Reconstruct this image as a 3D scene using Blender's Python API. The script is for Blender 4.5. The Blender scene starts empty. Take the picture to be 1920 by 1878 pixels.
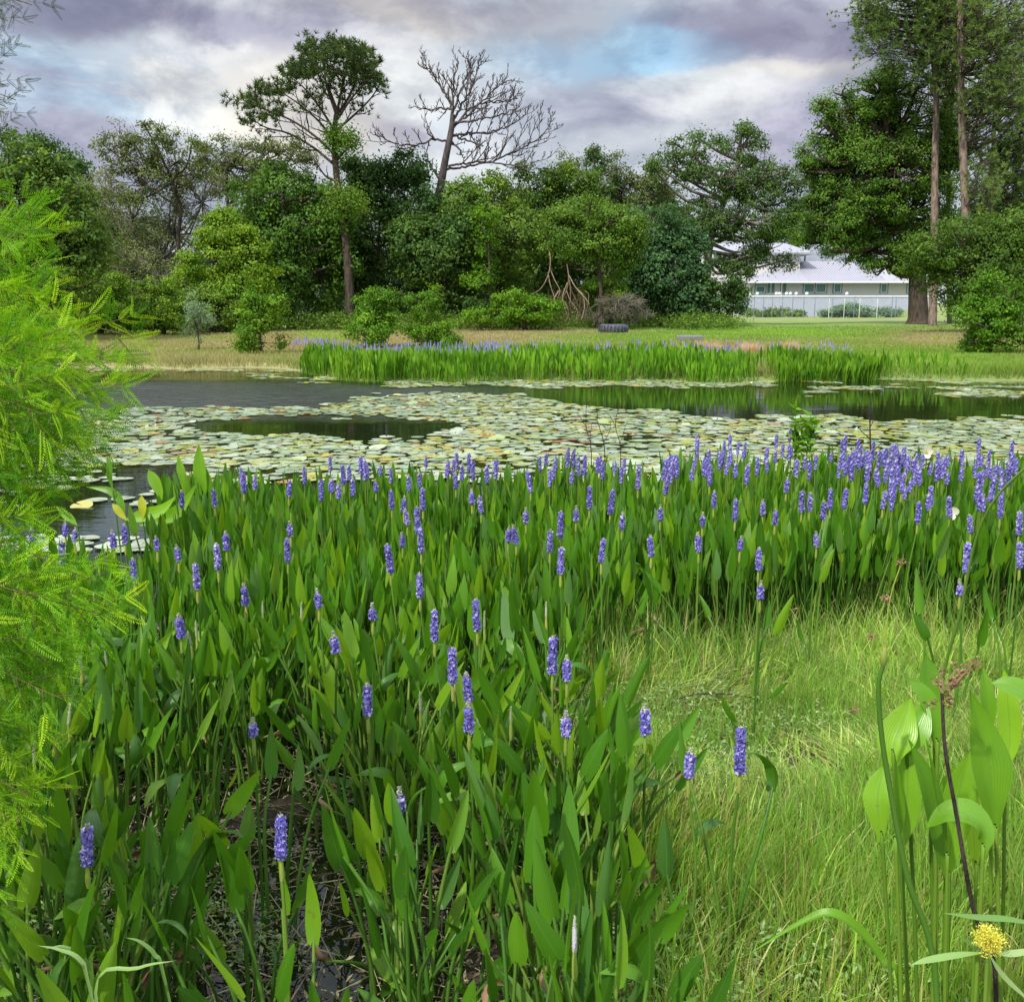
import bpy, math, random
import numpy as np
from mathutils import Vector, Matrix
random.seed(7); R = np.random.default_rng(11)
sc = bpy.context.scene
col = sc.collection
# ------------------------------------------------------------------ camera
F = 1883.0; TH = math.atan((939-568)/F); CZ = 1.75
cam = bpy.data.cameras.new('camera'); co = bpy.data.objects.new('camera', cam); col.objects.link(co)
co.location = (0, 0, CZ); co.rotation_euler = (math.pi/2-TH, 0, 0)
cam.sensor_fit = 'HORIZONTAL'; cam.sensor_width = 36; cam.lens = 36*F/1920
cam.clip_start = .05; cam.clip_end = 3000
sc.camera = co
# ------------------------------------------------------------------ sun, exposure
SUN_EL = math.radians(52); SUN_AZ = math.radians(-142)     # azimuth from +Y towards +X
sd = Vector((math.sin(SUN_AZ)*math.cos(SUN_EL), math.cos(SUN_AZ)*math.cos(SUN_EL), math.sin(SUN_EL)))
sl = bpy.data.lights.new('sun', 'SUN'); sl.energy = 3.8; sl.angle = math.radians(1.5); sl.color = (1, .95, .86)
so = bpy.data.objects.new('sun', sl); col.objects.link(so)
so.rotation_euler = sd.to_track_quat('Z', 'Y').to_euler(); so.location = (0, 0, 50)
sc.view_settings.view_transform = 'Standard'; sc.view_settings.look = 'None'
sc.view_settings.exposure = 0.3; sc.view_settings.gamma = 1
sc.cycles.max_bounces = 8; sc.cycles.transparent_max_bounces = 4
sc.cycles.diffuse_bounces = 4; sc.cycles.glossy_bounces = 3; sc.cycles.transmission_bounces = 4
try: sc.cycles.use_denoising = True
except Exception: pass
# ------------------------------------------------------------------ pixel helpers (photo pixels, 1920 x 1878)
ct, st = math.cos(TH), math.sin(TH)
def ray(px, py):
    x = (px-960)/F; v = (939-py)/F
    return x, ct+v*st, -st+v*ct
def P(px, py, D):
    x, y, z = ray(px, py); k = D/y
    return np.array((x*k, D, CZ+z*k))
def G(px, py, z0=0.):
    x, y, z = ray(px, py); k = (z0-CZ)/z
    return np.array((x*k, y*k, z0))
def pix(p):
    p = np.atleast_2d(p)
    X, Y, Z = p[:, 0], p[:, 1], p[:, 2]-CZ
    f = Y*ct-Z*st; u = Y*st+Z*ct
    return 960+F*X/f, 939-F*u/f
# ------------------------------------------------------------------ nodes
def L(nt, a, b): nt.links.new(a, b)
def M(nt, op, a, b=None, c=None, clamp=False):
    n = nt.nodes.new('ShaderNodeMath'); n.operation = op; n.use_clamp = clamp
    for i, s in enumerate((a, b, c)):
        if s is None: continue
        if isinstance(s, (int, float)): n.inputs[i].default_value = s
        else: L(nt, s, n.inputs[i])
    return n.outputs[0]
def MIX(nt, f, a, b, mode='MIX'):
    n = nt.nodes.new('ShaderNodeMix'); n.data_type = 'RGBA'; n.blend_type = mode
    for s, i in ((f, 0), (a, 6), (b, 7)):
        if isinstance(s, (int, float)): n.inputs[i].default_value = s
        elif isinstance(s, tuple): n.inputs[i].default_value = (*s[:3], 1)
        else: L(nt, s, n.inputs[i])
    return n.outputs[2]
def NOISE(nt, vec, scale, detail=4, rough=.5, dist=0):
    n = nt.nodes.new('ShaderNodeTexNoise'); n.inputs['Scale'].default_value = scale
    n.inputs['Detail'].default_value = detail; n.inputs['Roughness'].default_value = rough; n.inputs['Distortion'].default_value = dist
    if vec is not None: L(nt, vec, n.inputs['Vector'])
    return n.outputs['Fac']
def RAMP(nt, f, stops):
    n = nt.nodes.new('ShaderNodeValToRGB'); e = n.color_ramp.elements
    while len(e) < len(stops): e.new(.5)
    for k, (p, c) in enumerate(stops):
        e[k].position = p; e[k].color = (*c, 1) if len(c) == 3 else c
    L(nt, f, n.inputs[0]); return n.outputs[0]
def SM(nt, v, lo, hi):
    n = nt.nodes.new('ShaderNodeMapRange'); n.interpolation_type = 'SMOOTHSTEP'; L(nt, v, n.inputs[0])
    n.inputs[1].default_value = lo; n.inputs[2].default_value = hi; return n.outputs[0]
# ------------------------------------------------------------------ world: sky with clouds
W = bpy.data.worlds.new('World'); sc.world = W; W.use_nodes = True
nt = W.node_tree; nt.nodes.clear()
tc = nt.nodes.new('ShaderNodeTexCoord'); sep = nt.nodes.new('ShaderNodeSeparateXYZ'); L(nt, tc.outputs['Generated'], sep.inputs[0])
sky = nt.nodes.new('ShaderNodeTexSky'); sky.sky_type = 'NISHITA'; sky.sun_disc = False
sky.sun_elevation = SUN_EL; sky.sun_rotation = SUN_AZ; sky.air_density = 1.; sky.dust_density = .6
skyc = MIX(nt, 1., sky.outputs[0], (.105, .105, .105), 'MULTIPLY')
az = M(nt, 'ARCTAN2', sep.outputs[0], sep.outputs[1]); el = M(nt, 'ARCSINE', sep.outputs[2])
mp = nt.nodes.new('ShaderNodeMapping'); mp.inputs['Scale'].default_value = (1, 1, 1.9); L(nt, tc.outputs['Generated'], mp.inputs[0])
n1 = NOISE(nt, mp.outputs[0], 3.2, 6, .55); n2 = NOISE(nt, mp.outputs[0], 7.5, 6, .6, .3)
mp2 = nt.nodes.new('ShaderNodeMapping'); mp2.inputs['Location'].default_value = (5.3, 1.7, 9.1); mp2.inputs['Scale'].default_value = (1, 1, 1.8); L(nt, tc.outputs['Generated'], mp2.inputs[0])
n3 = NOISE(nt, mp2.outputs[0], 6.0, 6, .55); n4 = NOISE(nt, mp2.outputs[0], 2.1, 4, .5)
azd = M(nt, 'ADD', az, M(nt, 'MULTIPLY', M(nt, 'SUBTRACT', n2, .5), .17))
eld = M(nt, 'ADD', el, M(nt, 'MULTIPLY', M(nt, 'SUBTRACT', n3, .5), .10))
grey = (.45, .48, .56); white = (.80, .82, .82); purple = (.20, .195, .31); cream = (.86, .78, .66); blue = (.30, .56, .80)
c = RAMP(nt, n1, [(.30, (.30, .29, .43)), (.45, (.50, .54, .62)), (.58, (.72, .76, .80)), (.72, (.50, .62, .76))])
c = MIX(nt, SM(nt, n4, .50, .66), c, skyc)
def blob(px, py, rx, ry, colr, amt=1.):
    global c
    x, y, z = ray(px, py); a0 = math.atan2(x, y); e0 = math.asin(z/math.sqrt(x*x+y*y+z*z))
    da = M(nt, 'MULTIPLY', M(nt, 'SUBTRACT', azd, a0), F/rx); de = M(nt, 'MULTIPLY', M(nt, 'SUBTRACT', eld, e0), F/ry)
    r2 = M(nt, 'ADD', M(nt, 'MULTIPLY', da, da), M(nt, 'MULTIPLY', de, de))
    m = M(nt, 'MULTIPLY', M(nt, 'EXPONENT', M(nt, 'MULTIPLY', M(nt, 'POWER', r2, 1.7), -1.)), amt)
    c = MIX(nt, m, c, colr)
for b in [(250, 420, 900, 200, (.42, .45, .56), .85), (1200, 420, 900, 160, (.46, .50, .58), .9),
          (700, 230, 800, 130, (.55, .60, .68), .9), (1000, -60, 900, 140, (.50, .52, .58), .8),
          (260, 45, 330, 55, purple, .95), (120, 190, 160, 120, (.34, .34, .47), .7), (80, 300, 200, 90, (.36, .36, .49), .8),
          (130, 120, 150, 28, (.40, .58, .74), .8), (230, 195, 190, 22, (.42, .60, .76), .7),
          (560, 70, 200, 40, (.36, .36, .48), .8), (760, 25, 180, 35, (.70, .64, .58), .8), (880, 5, 160, 25, purple, .5),
          (330, 115, 190, 40, (.74, .78, .82), .85), (360, 150, 110, 24, (.62, .60, .58), .7), (400, 190, 100, 50, white, .95), (455, 95, 60, 18, white, .7),
          (590, 220, 150, 90, cream, .75), (760, 140, 110, 55, white, .85), (740, 225, 90, 30, (.40, .36, .46), .7), (800, 330, 150, 50, white, .6),
          (1230, 85, 260, 62, blue, .95), (1060, 60, 160, 50, (.45, .60, .72), .6), (1000, 30, 120, 40, (.50, .49, .53), .8),
          (1480, 55, 165, 62, (.19, .185, .30), 1.), (1330, 20, 150, 26, (.25, .24, .35), .8), (1580, 110, 120, 60, (.27, .26, .38), .8),
          (1230, 200, 220, 35, (.30, .30, .44), .7), (1100, 175, 150, 30, (.36, .38, .48), .6), (1490, 145, 110, 22, (.70, .68, .64), .8),
          (1390, 195, 130, 30, white, .75), (1180, 255, 200, 30, (.76, .79, .82), .9), (1300, 160, 150, 20, (.64, .68, .70), .6), (1460, 275, 130, 50, (.41, .39, .52), .8),
          (1650, 250, 200, 60, (.45, .42, .58), .6)]: blob(*b)
# fine modulation of the cloud brightness
n5 = NOISE(nt, mp2.outputs[0], 15., 6, .6, .2)
c = MIX(nt, .12, c, (.62, .67, .72))
c = MIX(nt, SM(nt, n2, .42, .60), MIX(nt, 1., c, (.80, .82, .86), 'MULTIPLY'), MIX(nt, 1., c, (1.16, 1.15, 1.12), 'MULTIPLY'))
c = MIX(nt, SM(nt, n5, .42, .60), MIX(nt, 1., c, (.93, .93, .94), 'MULTIPLY'), MIX(nt, 1., c, (1.07, 1.07, 1.06), 'MULTIPLY'))
# unseen sky overhead, brightened beyond the visible clouds to lift the shadows
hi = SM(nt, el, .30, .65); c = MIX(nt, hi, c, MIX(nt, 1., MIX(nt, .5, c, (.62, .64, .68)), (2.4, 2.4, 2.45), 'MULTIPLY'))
# below the horizon
c = MIX(nt, SM(nt, el, -.02, .0), (.10, .12, .06), c)
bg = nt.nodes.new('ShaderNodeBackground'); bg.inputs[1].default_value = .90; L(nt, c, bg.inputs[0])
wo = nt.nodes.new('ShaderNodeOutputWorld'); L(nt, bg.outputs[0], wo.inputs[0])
# ------------------------------------------------------------------ materials
MATS = {}
def newmat(name):
    m = bpy.data.materials.new(name); m.use_nodes = True; m.node_tree.nodes.clear(); MATS[name] = m; return m, m.node_tree
def out(nt, s):
    o = nt.nodes.new('ShaderNodeOutputMaterial'); L(nt, s, o.inputs[0])
def PRIN(nt, colr, rough=.5, spec=.5, metal=0., normal=None):
    p = nt.nodes.new('ShaderNodeBsdfPrincipled')
    if isinstance(colr, tuple): p.inputs['Base Color'].default_value = (*colr, 1)
    else: L(nt, colr, p.inputs['Base Color'])
    if isinstance(rough, (int, float)): p.inputs['Roughness'].default_value = rough
    else: L(nt, rough, p.inputs['Roughness'])
    p.inputs['Specular IOR Level'].default_value = spec; p.inputs['Metallic'].default_value = metal
    if normal is not None: L(nt, normal, p.inputs['Normal'])
    return p
def BUMP(nt, h, strength=.5, dist=.01):
    b = nt.nodes.new('ShaderNodeBump'); b.inputs['Strength'].default_value = strength; b.inputs['Distance'].default_value = dist
    L(nt, h, b.inputs['Height']); return b.outputs[0]
def leafmat(name, stops, tr=.35, rough=.5, spec=.35, veins=False, big=0, var=.35):
    m, nt = newmat(name)
    at = nt.nodes.new('ShaderNodeAttribute'); at.attribute_name = 'tint'
    oi = nt.nodes.new('ShaderNodeObjectInfo')
    f = M(nt, 'FRACT', M(nt, 'ADD', at.outputs['Fac'], oi.outputs['Random']))
    if isinstance(stops[0][0], float) and len(stops) > 1: colr = RAMP(nt, f, stops)
    geo = nt.nodes.new('ShaderNodeNewGeometry')
    nz = NOISE(nt, geo.outputs['Position'], big or 1.2, 3)
    v = M(nt, 'MULTIPLY_ADD', nz, var*2, 1-var)
    cc = nt.nodes.new('ShaderNodeCombineColor'); [L(nt, v, cc.inputs[i]) for i in range(3)]
    colr = MIX(nt, 1., colr, cc.outputs[0], 'MULTIPLY')
    nrm = None
    if veins:
        au = nt.nodes.new('ShaderNodeAttribute'); au.attribute_name = 'u'
        w = M(nt, 'SINE', M(nt, 'MULTIPLY', au.outputs['Fac'], 46.))
        nrm = BUMP(nt, w, .16 if name == 'arrow_leaf' else .35, .0009)
        mid = SM(nt, M(nt, 'ABSOLUTE', au.outputs['Fac']), .0, .09)
        colr = MIX(nt, mid, MIX(nt, .45, colr, (.12, .26, .04)), colr)
        k = M(nt, 'MULTIPLY_ADD', w, .05, .97); c3 = nt.nodes.new('ShaderNodeCombineColor'); [L(nt, k, c3.inputs[i]) for i in range(3)]
        colr = MIX(nt, 1., colr, c3.outputs[0], 'MULTIPLY')
        sp = NOISE(nt, geo.outputs['Position'], 60, 3)
        colr = MIX(nt, M(nt, 'MULTIPLY', SM(nt, sp, .66, .74), .55), colr, (.16, .15, .03))
    p = PRIN(nt, colr, rough, spec, normal=nrm)
    t = nt.nodes.new('ShaderNodeBsdfTranslucent'); tcol = MIX(nt, 1., colr, (1.55, 1.35, .55), 'MULTIPLY'); L(nt, tcol, t.inputs[0])
    mx = nt.nodes.new('ShaderNodeMixShader'); mx.inputs[0].default_value = tr; L(nt, p.outputs[0], mx.inputs[1]); L(nt, t.outputs[0], mx.inputs[2])
    out(nt, mx.outputs[0]); return m
def ramp3(a, b, c): return [(0., a), (.5, b), (1., c)]
leafmat('pw_leaf', [(0., (.042, .135, .010)), (.35, (.070, .215, .010)), (.6, (.105, .275, .014)), (.8, (.20, .38, .016)), (.9, (.11, .24, .06)), (1., (.05, .17, .012))], .38, .36, .5, True, 2.5, .25)
leafmat('pw_stalk', [(0., (.05, .14, .015)), (.6, (.09, .21, .025)), (1., (.17, .27, .04))], .15, .4, .4)
leafmat('pw_far', [(0., (.045, .13, .010)), (.5, (.10, .26, .015)), (1., (.22, .42, .03))], .4, .5, .2, False, .5, .3)
leafmat('flower', [(0., (.12, .11, .46)), (.4, (.20, .18, .64)), (.7, (.33, .30, .78)), (1., (.60, .55, .9))], .25, .6, .2)
leafmat('flower_far', [(0., (.16, .15, .42)), (1., (.34, .33, .62))], .25, .6, .2)
leafmat('flower_bud', [(0., (.30, .38, .16)), (.5, (.46, .52, .34)), (1., (.55, .52, .62))], .25, .6, .2)
leafmat('sheath', [(0., (.40, .42, .09)), (1., (.26, .38, .06))], .25, .5)
leafmat('cypress', [(0., (.06, .21, .010)), (.4, (.15, .38, .012)), (.75, (.27, .54, .016)), (1., (.42, .66, .03))], .36, .5, .2, False, 3.5, .4)
leafmat('cypress_shaded', [(0., (.03, .07, .03)), (1., (.05, .11, .04))], .25, .6, .1)  # darker needle copy, shade of the upper branches put into the colour
leafmat('grass', [(0., (.46, .41, .20)), (.12, (.24, .28, .08)), (.38, (.13, .30, .04)), (.68, (.28, .50, .06)), (.9, (.46, .66, .12)), (1., (.60, .58, .28))], .4, .5, .3, False, 1.6, .4)
leafmat('far_grass', [(0., (.34, .25, .16)), (.3, (.29, .27, .13)), (.55, (.22, .28, .07)), (.8, (.16, .28, .04)), (1., (.22, .38, .04))], .3, .6, .2, False, .35, .25)
leafmat('litter', [(0., (.05, .035, .02)), (.3, (.20, .14, .08)), (.55, (.30, .30, .14)), (.8, (.36, .32, .2)), (1., (.14, .22, .05))], .1, .6, .3)
leafmat('herb', [(0., (.10, .22, .04)), (.6, (.20, .34, .09)), (1., (.34, .44, .20))], .3, .5, .4)
leafmat('lily', [(0., (.20, .29, .16)), (.35, (.31, .39, .25)), (.6, (.43, .48, .34)), (.78, (.26, .34, .07)), (.9, (.42, .40, .08)), (.97, (.45, .22, .04)), (1., (.26, .10, .04))], .08, .25, .8, False, .8, .3)
leafmat('arrow_leaf', [(0., (.10, .26, .014)), (.6, (.17, .38, .018)), (1., (.28, .52, .025))], .38, .33, .55, True, 8., .35)
leafmat('yellow_leaf', [(0., (.30, .42, .02)), (1., (.48, .46, .03))], .35, .45)
leafmat('yellow_flower', [(0., (.52, .52, .05)), (1., (.80, .78, .16))], .3, .6)
leafmat('white_petal', [(0., (.75, .75, .78)), (1., (.85, .85, .85))], .3, .5)
leafmat('dry', [(0., (.17, .105, .06)), (1., (.36, .24, .13))], .1, .7, .2)
leafmat('straw', [(0., (.50, .36, .22)), (1., (.66, .48, .30))], .2, .7, .2)
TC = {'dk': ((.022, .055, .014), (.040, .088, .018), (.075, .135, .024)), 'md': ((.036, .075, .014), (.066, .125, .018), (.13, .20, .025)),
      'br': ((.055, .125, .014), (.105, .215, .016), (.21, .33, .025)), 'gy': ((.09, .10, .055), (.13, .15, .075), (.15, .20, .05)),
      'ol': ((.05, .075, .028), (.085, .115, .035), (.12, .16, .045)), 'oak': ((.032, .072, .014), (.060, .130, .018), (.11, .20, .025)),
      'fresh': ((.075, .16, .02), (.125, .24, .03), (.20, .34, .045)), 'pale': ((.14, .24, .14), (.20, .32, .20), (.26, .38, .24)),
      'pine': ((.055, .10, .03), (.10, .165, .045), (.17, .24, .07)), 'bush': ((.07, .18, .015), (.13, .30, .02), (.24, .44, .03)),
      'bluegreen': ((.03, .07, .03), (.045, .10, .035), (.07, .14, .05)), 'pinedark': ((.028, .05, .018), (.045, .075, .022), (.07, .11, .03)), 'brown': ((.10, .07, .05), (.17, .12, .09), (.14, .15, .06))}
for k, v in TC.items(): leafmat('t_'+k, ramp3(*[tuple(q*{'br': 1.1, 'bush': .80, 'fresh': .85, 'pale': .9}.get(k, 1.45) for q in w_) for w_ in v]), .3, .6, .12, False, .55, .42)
def barkmat(name, a, b, scale=9):
    m, nt = newmat(name); geo = nt.nodes.new('ShaderNodeNewGeometry')
    mpn = nt.nodes.new('ShaderNodeMapping'); mpn.inputs['Scale'].default_value = (1, 1, .25); L(nt, geo.outputs['Position'], mpn.inputs[0])
    n = NOISE(nt, mpn.outputs[0], scale, 5, .65)
    out(nt, PRIN(nt, RAMP(nt, n, [(.35, a), (.65, b)]), .85, .15, normal=BUMP(nt, n, .7, .03)).outputs[0])
barkmat('bark', (.035, .026, .02), (.10, .078, .062)); leafmat('arrow_stalk', [(0., (.10, .22, .02)), (1., (.17, .30, .03))], .2, .4)
barkmat('bark_pine', (.085, .06, .05), (.34, .25, .21), 9)
barkmat('bark_dead', (.045, .037, .04), (.13, .108, .108)); barkmat('bark_vine', (.22, .15, .11), (.40, .29, .21)); barkmat('twig_dark', (.03, .022, .02), (.08, .06, .05), 40); barkmat('twig_green', (.10, .13, .03), (.16, .11, .05), 40)
barkmat('bark_grey', (.11, .10, .08), (.24, .22, .18))
def plain(name, colr, rough=.6, var=.15, scale=3, metal=0., bump=0.):
    m, nt = newmat(name); geo = nt.nodes.new('ShaderNodeNewGeometry'); n = NOISE(nt, geo.outputs['Position'], scale, 5, .6)
    a = tuple(x*(1-var) for x in colr); b = tuple(min(1, x*(1+var)) for x in colr)
    out(nt, PRIN(nt, RAMP(nt, n, [(.3, a), (.7, b)]), rough, .4, metal, BUMP(nt, n, bump, .02) if bump else None).outputs[0])
plain('wall', (.58, .56, .57), .8, .04, 1); plain('roof_metal', (.31, .31, .36), .5, .06); plain('trim', (.74, .74, .82), .6, .05); plain('teal', (.10, .20, .20), .5)
plain('fence_white', (.42, .44, .56), .6, .06); plain('post_metal', (.16, .20, .23), .5, .1); plain('post_pale', (.45, .48, .42), .6, .1)
plain('rubber', (.07, .075, .10), .75, .5, 8, 0, .5); plain('rim_rust', (.14, .14, .17), .7, .3, 9); plain('concrete', (.17, .165, .17), .85, .25, 4, 0, .4)
m, nt = newmat('window_glass'); out(nt, PRIN(nt, (.10, .22, .19), .08, .6).outputs[0])
# water
m, nt = newmat('water'); geo = nt.nodes.new('ShaderNodeNewGeometry'); sp = nt.nodes.new('ShaderNodeSeparateXYZ'); L(nt, geo.outputs['Position'], sp.inputs[0])
mpn = nt.nodes.new('ShaderNodeMapping'); mpn.inputs['Scale'].default_value = (.8, 2.0, 1); L(nt, geo.outputs['Position'], mpn.inputs[0])
rip = NOISE(nt, mpn.outputs[0], 3.6, 3, .6); calm = NOISE(nt, mpn.outputs[0], 1.1, 2, .5)
zone = M(nt, 'MULTIPLY', SM(nt, sp.outputs[1], 14.5, 16.5), M(nt, 'SUBTRACT', 1., SM(nt, sp.outputs[0], -2.5, 2.)))
zone = M(nt, 'MULTIPLY', zone, M(nt, 'SUBTRACT', 1., SM(nt, sp.outputs[1], 21.5, 24.5)))
h = M(nt, 'ADD', M(nt, 'MULTIPLY', rip, M(nt, 'MULTIPLY_ADD', zone, 1.2, .035)), M(nt, 'MULTIPLY', calm, .06))
p = PRIN(nt, (.010, .014, .005), M(nt, 'MULTIPLY_ADD', zone, .24, .02), .5, normal=BUMP(nt, h, .55, .06)); p.inputs['IOR'].default_value = 1.33; out(nt, p.outputs[0])
# ------------------------------------------------------------------ mesh helpers
class MB:
    def __init__(s): s.V = []; s.Fq = []; s.n = 0; s.mats = []; s.T = []; s.U = []
    def add(s, V, Fc, mat, tint=0., u=None):
        V = np.asarray(V, float); Fc = np.asarray(Fc, int)
        if mat not in s.mats: s.mats.append(mat)
        s.V.append(V); s.Fq.append((Fc+s.n, s.mats.index(mat))); s.n += len(V)
        s.T.append(np.broadcast_to(np.asarray(tint, float), (len(V),))); s.U.append(np.zeros(len(V))+.5 if u is None else np.asarray(u, float))
        return s
    def mesh(s, name, smooth=True):
        me = bpy.data.meshes.new(name)
        if not s.V: return me
        V = np.concatenate(s.V); me.vertices.add(len(V)); me.vertices.foreach_set('co', V.astype(np.float32).ravel())
        idx = np.concatenate([f.ravel() for f, _ in s.Fq]); cnt = np.concatenate([np.full(len(f), f.shape[1]) for f, _ in s.Fq])
        mi = np.concatenate([np.full(len(f), k) for f, k in s.Fq])
        me.loops.add(len(idx)); me.loops.foreach_set('vertex_index', idx.astype(np.int32))
        me.polygons.add(len(cnt)); st_ = np.concatenate(([0], np.cumsum(cnt)[:-1])).astype(np.int32)
        me.polygons.foreach_set('loop_start', st_)
        me.polygons.foreach_set('material_index', mi.astype(np.int32))
        me.polygons.foreach_set('use_smooth', np.full(len(cnt), smooth))
        for nm, A in (('tint', s.T), ('u', s.U)):
            a = me.attributes.new(nm, 'FLOAT', 'POINT'); a.data.foreach_set('value', np.concatenate(A).astype(np.float32))
        for k in s.mats: me.materials.append(MATS[k])
        me.update(calc_edges=True); me.validate(); return me
    def build(s, name, parent=None, loc=(0, 0, 0), smooth=True):
        V0 = np.array(loc, float)
        if np.any(V0 != 0): s.V = [v-V0 for v in s.V]
        return link(name, s.mesh(name, smooth), parent, loc if parent is None else (Vector(loc)-parent.location))
def link(name, me, parent=None, loc=(0, 0, 0)):
    o = bpy.data.objects.new(name, me); col.objects.link(o); o.location = loc
    if parent: o.parent = parent
    return o
def thing(name, label, cat, loc=(0, 0, 0), group=None):
    o = bpy.data.objects.new(name, None); col.objects.link(o); o.location = loc; o.empty_display_size = .1
    return tag(o, label, cat, group)
def tag(o, label=None, cat=None, group=None, kind=None):
    if label: o['label'] = label
    if cat: o['category'] = cat
    if group: o['group'] = group
    if kind: o['kind'] = kind
    return o
def tube(pts, rad, sides=6, cap=False):
    pts = np.asarray(pts, float); n = len(pts); rad = np.broadcast_to(np.asarray(rad, float), (n,))
    d = np.gradient(pts, axis=0); d /= np.linalg.norm(d, axis=1)[:, None]+1e-9
    ref = np.array((0, 1., 0)) if abs(d[:, 1]).mean() < .8 else np.array((1., 0, 0))
    a = np.cross(d, ref); a /= np.linalg.norm(a, axis=1)[:, None]+1e-9; b = np.cross(d, a)
    t = np.arange(sides)*2*math.pi/sides
    V = pts[:, None]+rad[:, None, None]*(a[:, None]*np.cos(t)[None, :, None]+b[:, None]*np.sin(t)[None, :, None])
    i = np.arange(n-1)[:, None]*sides; j = np.arange(sides)[None]; j2 = (j+1) % sides
    Fc = np.stack((i+j, i+j2, i+sides+j2, i+sides+j), -1).reshape(-1, 4)
    return V.reshape(-1, 3), Fc
def smooth(pts, n=4):
    pts = np.asarray(pts, float)
    if len(pts) < 3: 
        t = np.linspace(0, 1, n+1)[:, None]; return pts[0]*(1-t)+pts[1]*t
    Q = np.vstack((2*pts[0]-pts[1], pts, 2*pts[-1]-pts[-2])); o = []
    for k in range(1, len(Q)-2):
        for t in np.arange(n)/n:
            o.append(.5*(2*Q[k]+(Q[k+1]-Q[k-1])*t+(2*Q[k-1]-5*Q[k]+4*Q[k+1]-Q[k+2])*t*t+(3*Q[k]-Q[k-1]-3*Q[k+1]+Q[k+2])*t**3))
    o.append(pts[-1]); return np.array(o)
def segs(A, B, ra, rb, sides=3):
    A = np.asarray(A, float); B = np.asarray(B, float); N = len(A)
    ra = np.broadcast_to(ra, (N,)); rb = np.broadcast_to(rb, (N,))
    d = B-A; d /= np.linalg.norm(d, axis=1)[:, None]+1e-9
    a = np.cross(d, (.3, .9, .2)); a /= np.linalg.norm(a, axis=1)[:, None]+1e-9; b = np.cross(d, a)
    t = np.arange(sides)*2*math.pi/sides; w = a[:, None]*np.cos(t)[None, :, None]+b[:, None]*np.sin(t)[None, :, None]
    V = np.concatenate((A[:, None]+w*ra[:, None, None], B[:, None]+w*rb[:, None, None]), 1)
    i = np.arange(N)[:, None]*2*sides; j = np.arange(sides)[None]; j2 = (j+1) % sides
    return V.reshape(-1, 3), np.stack((i+j, i+j2, i+sides+j2, i+sides+j), -1).reshape(-1, 4)
def unit(v): return v/(np.linalg.norm(v, axis=-1, keepdims=True)+1e-9)
def cards(C, N, size, aspect=.5, droop=0.):
    """small pointed leaves: rhombic faces with a bent tip"""
    n = len(C); N = unit(N); s = np.broadcast_to(size, (n,))[:, None]
    r = R.normal(size=(n, 3)); r[:, 2] -= droop; a = unit(np.cross(N, r)); b = np.cross(N, a)
    V = np.stack((C-a*s*.5, C+b*s*aspect*.5+N*s*.06, C+a*s*.5, C-b*s*aspect*.5+N*s*.06), 1)
    return V.reshape(-1, 3), np.arange(4*n).reshape(-1, 4)
def inst(TV, TF, Mx, T, tint, mb, mat, u=None):
    N = len(T); V = np.einsum('nij,vj->nvi', Mx, TV)+T[:, None]
    Fc = (TF[None]+(np.arange(N)*len(TV))[:, None, None]).reshape(-1, TF.shape[1])
    mb.add(V.reshape(-1, 3), Fc, mat, np.repeat(tint, len(TV)), None if u is None else np.tile(u, N))
def frames(D, up=None, roll=None):
    """matrices whose z column is D"""
    D = unit(np.asarray(D, float)); n = len(D); ref = R.normal(size=(n, 3)) if up is None else np.broadcast_to(up, (n, 3))
    a = unit(np.cross(ref, D)); b = np.cross(D, a); return np.stack((a, b, D), -1)
def wob(x, y, s=1., ph=0.):
    return (np.sin(x*s*1.7+ph+1.3*np.sin(y*s*.9+ph))+np.sin(y*s*2.1-ph*1.7+1.1*np.sin(x*s*1.3))+.6*np.sin((x+y)*s*3.7+ph*2.3))/2.6
# ------------------------------------------------------------------ ground
def shore_far(x): return 27.9-4.7/(1+np.exp(-(x+5.3)*2.2))+.35*np.sin(x*.9)+.2*np.sin(x*2.3)
def shore_near(x): return 7.9-3.2/(1+np.exp((x+.34*6)*2.5))*1.0+.15*np.sin(x*2.)
def ground_z(x, y):
    x = np.asarray(x, float); y = np.asarray(y, float)
    fs = shore_far(x); near = shore_near(x)
    far = np.where(y > fs, np.minimum(.28*(y-fs), .10+.0105*(y-fs)), -.35*np.minimum(1, (fs-y)*.8))
    far = np.minimum(far, .5+.0*y)+np.where(y > fs+2, .04*wob(x, y, .35), 0)
    g = 1/(1+np.exp(-(x-.1-.15*(y-2))*5))           # 1 in the grass on the right
    g = g*np.where(y > 4.4, np.exp(-((y-4.4)/.8)**2), 1)
    nz = -.022-.022*np.clip((-.35-x)*2, 0, 1)*np.clip(3.2-y, 0, 1)+.030*wob(x, y, 3.)+.015*wob(x, y, 9., 2)+g*.09
    nz = np.where(y < near, nz, np.maximum(nz-(y-near)*.5, -.35))
    side = np.clip((np.abs(x)-34)/6, 0, 1)*.8
    return np.where(y < 15, nz, far)+np.where(y > 12, side, side*0)
def axis(vals): return np.concatenate([np.arange(a, b, s) for a, b, s in vals])
gx = axis([(-900, -100, 80), (-100, -40, 6), (-40, -14, 1.2), (-14, -4, .25), (-4, 4, .05), (4, 14, .25), (14, 40, 1.2), (40, 100, 6), (100, 901, 80)])
gy = axis([(-300, -10, 60), (-10, 1, 1.), (1, 9, .05), (9, 20, .5), (20, 34, .15), (34, 64, .6), (64, 130, 4), (130, 1201, 90)])
X, Y = np.meshgrid(gx, gy); Z = ground_z(X, Y)
nx, ny = len(gx), len(gy); i, j = np.meshgrid(np.arange(nx-1), np.arange(ny-1)); b = (j*nx+i).ravel()
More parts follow.
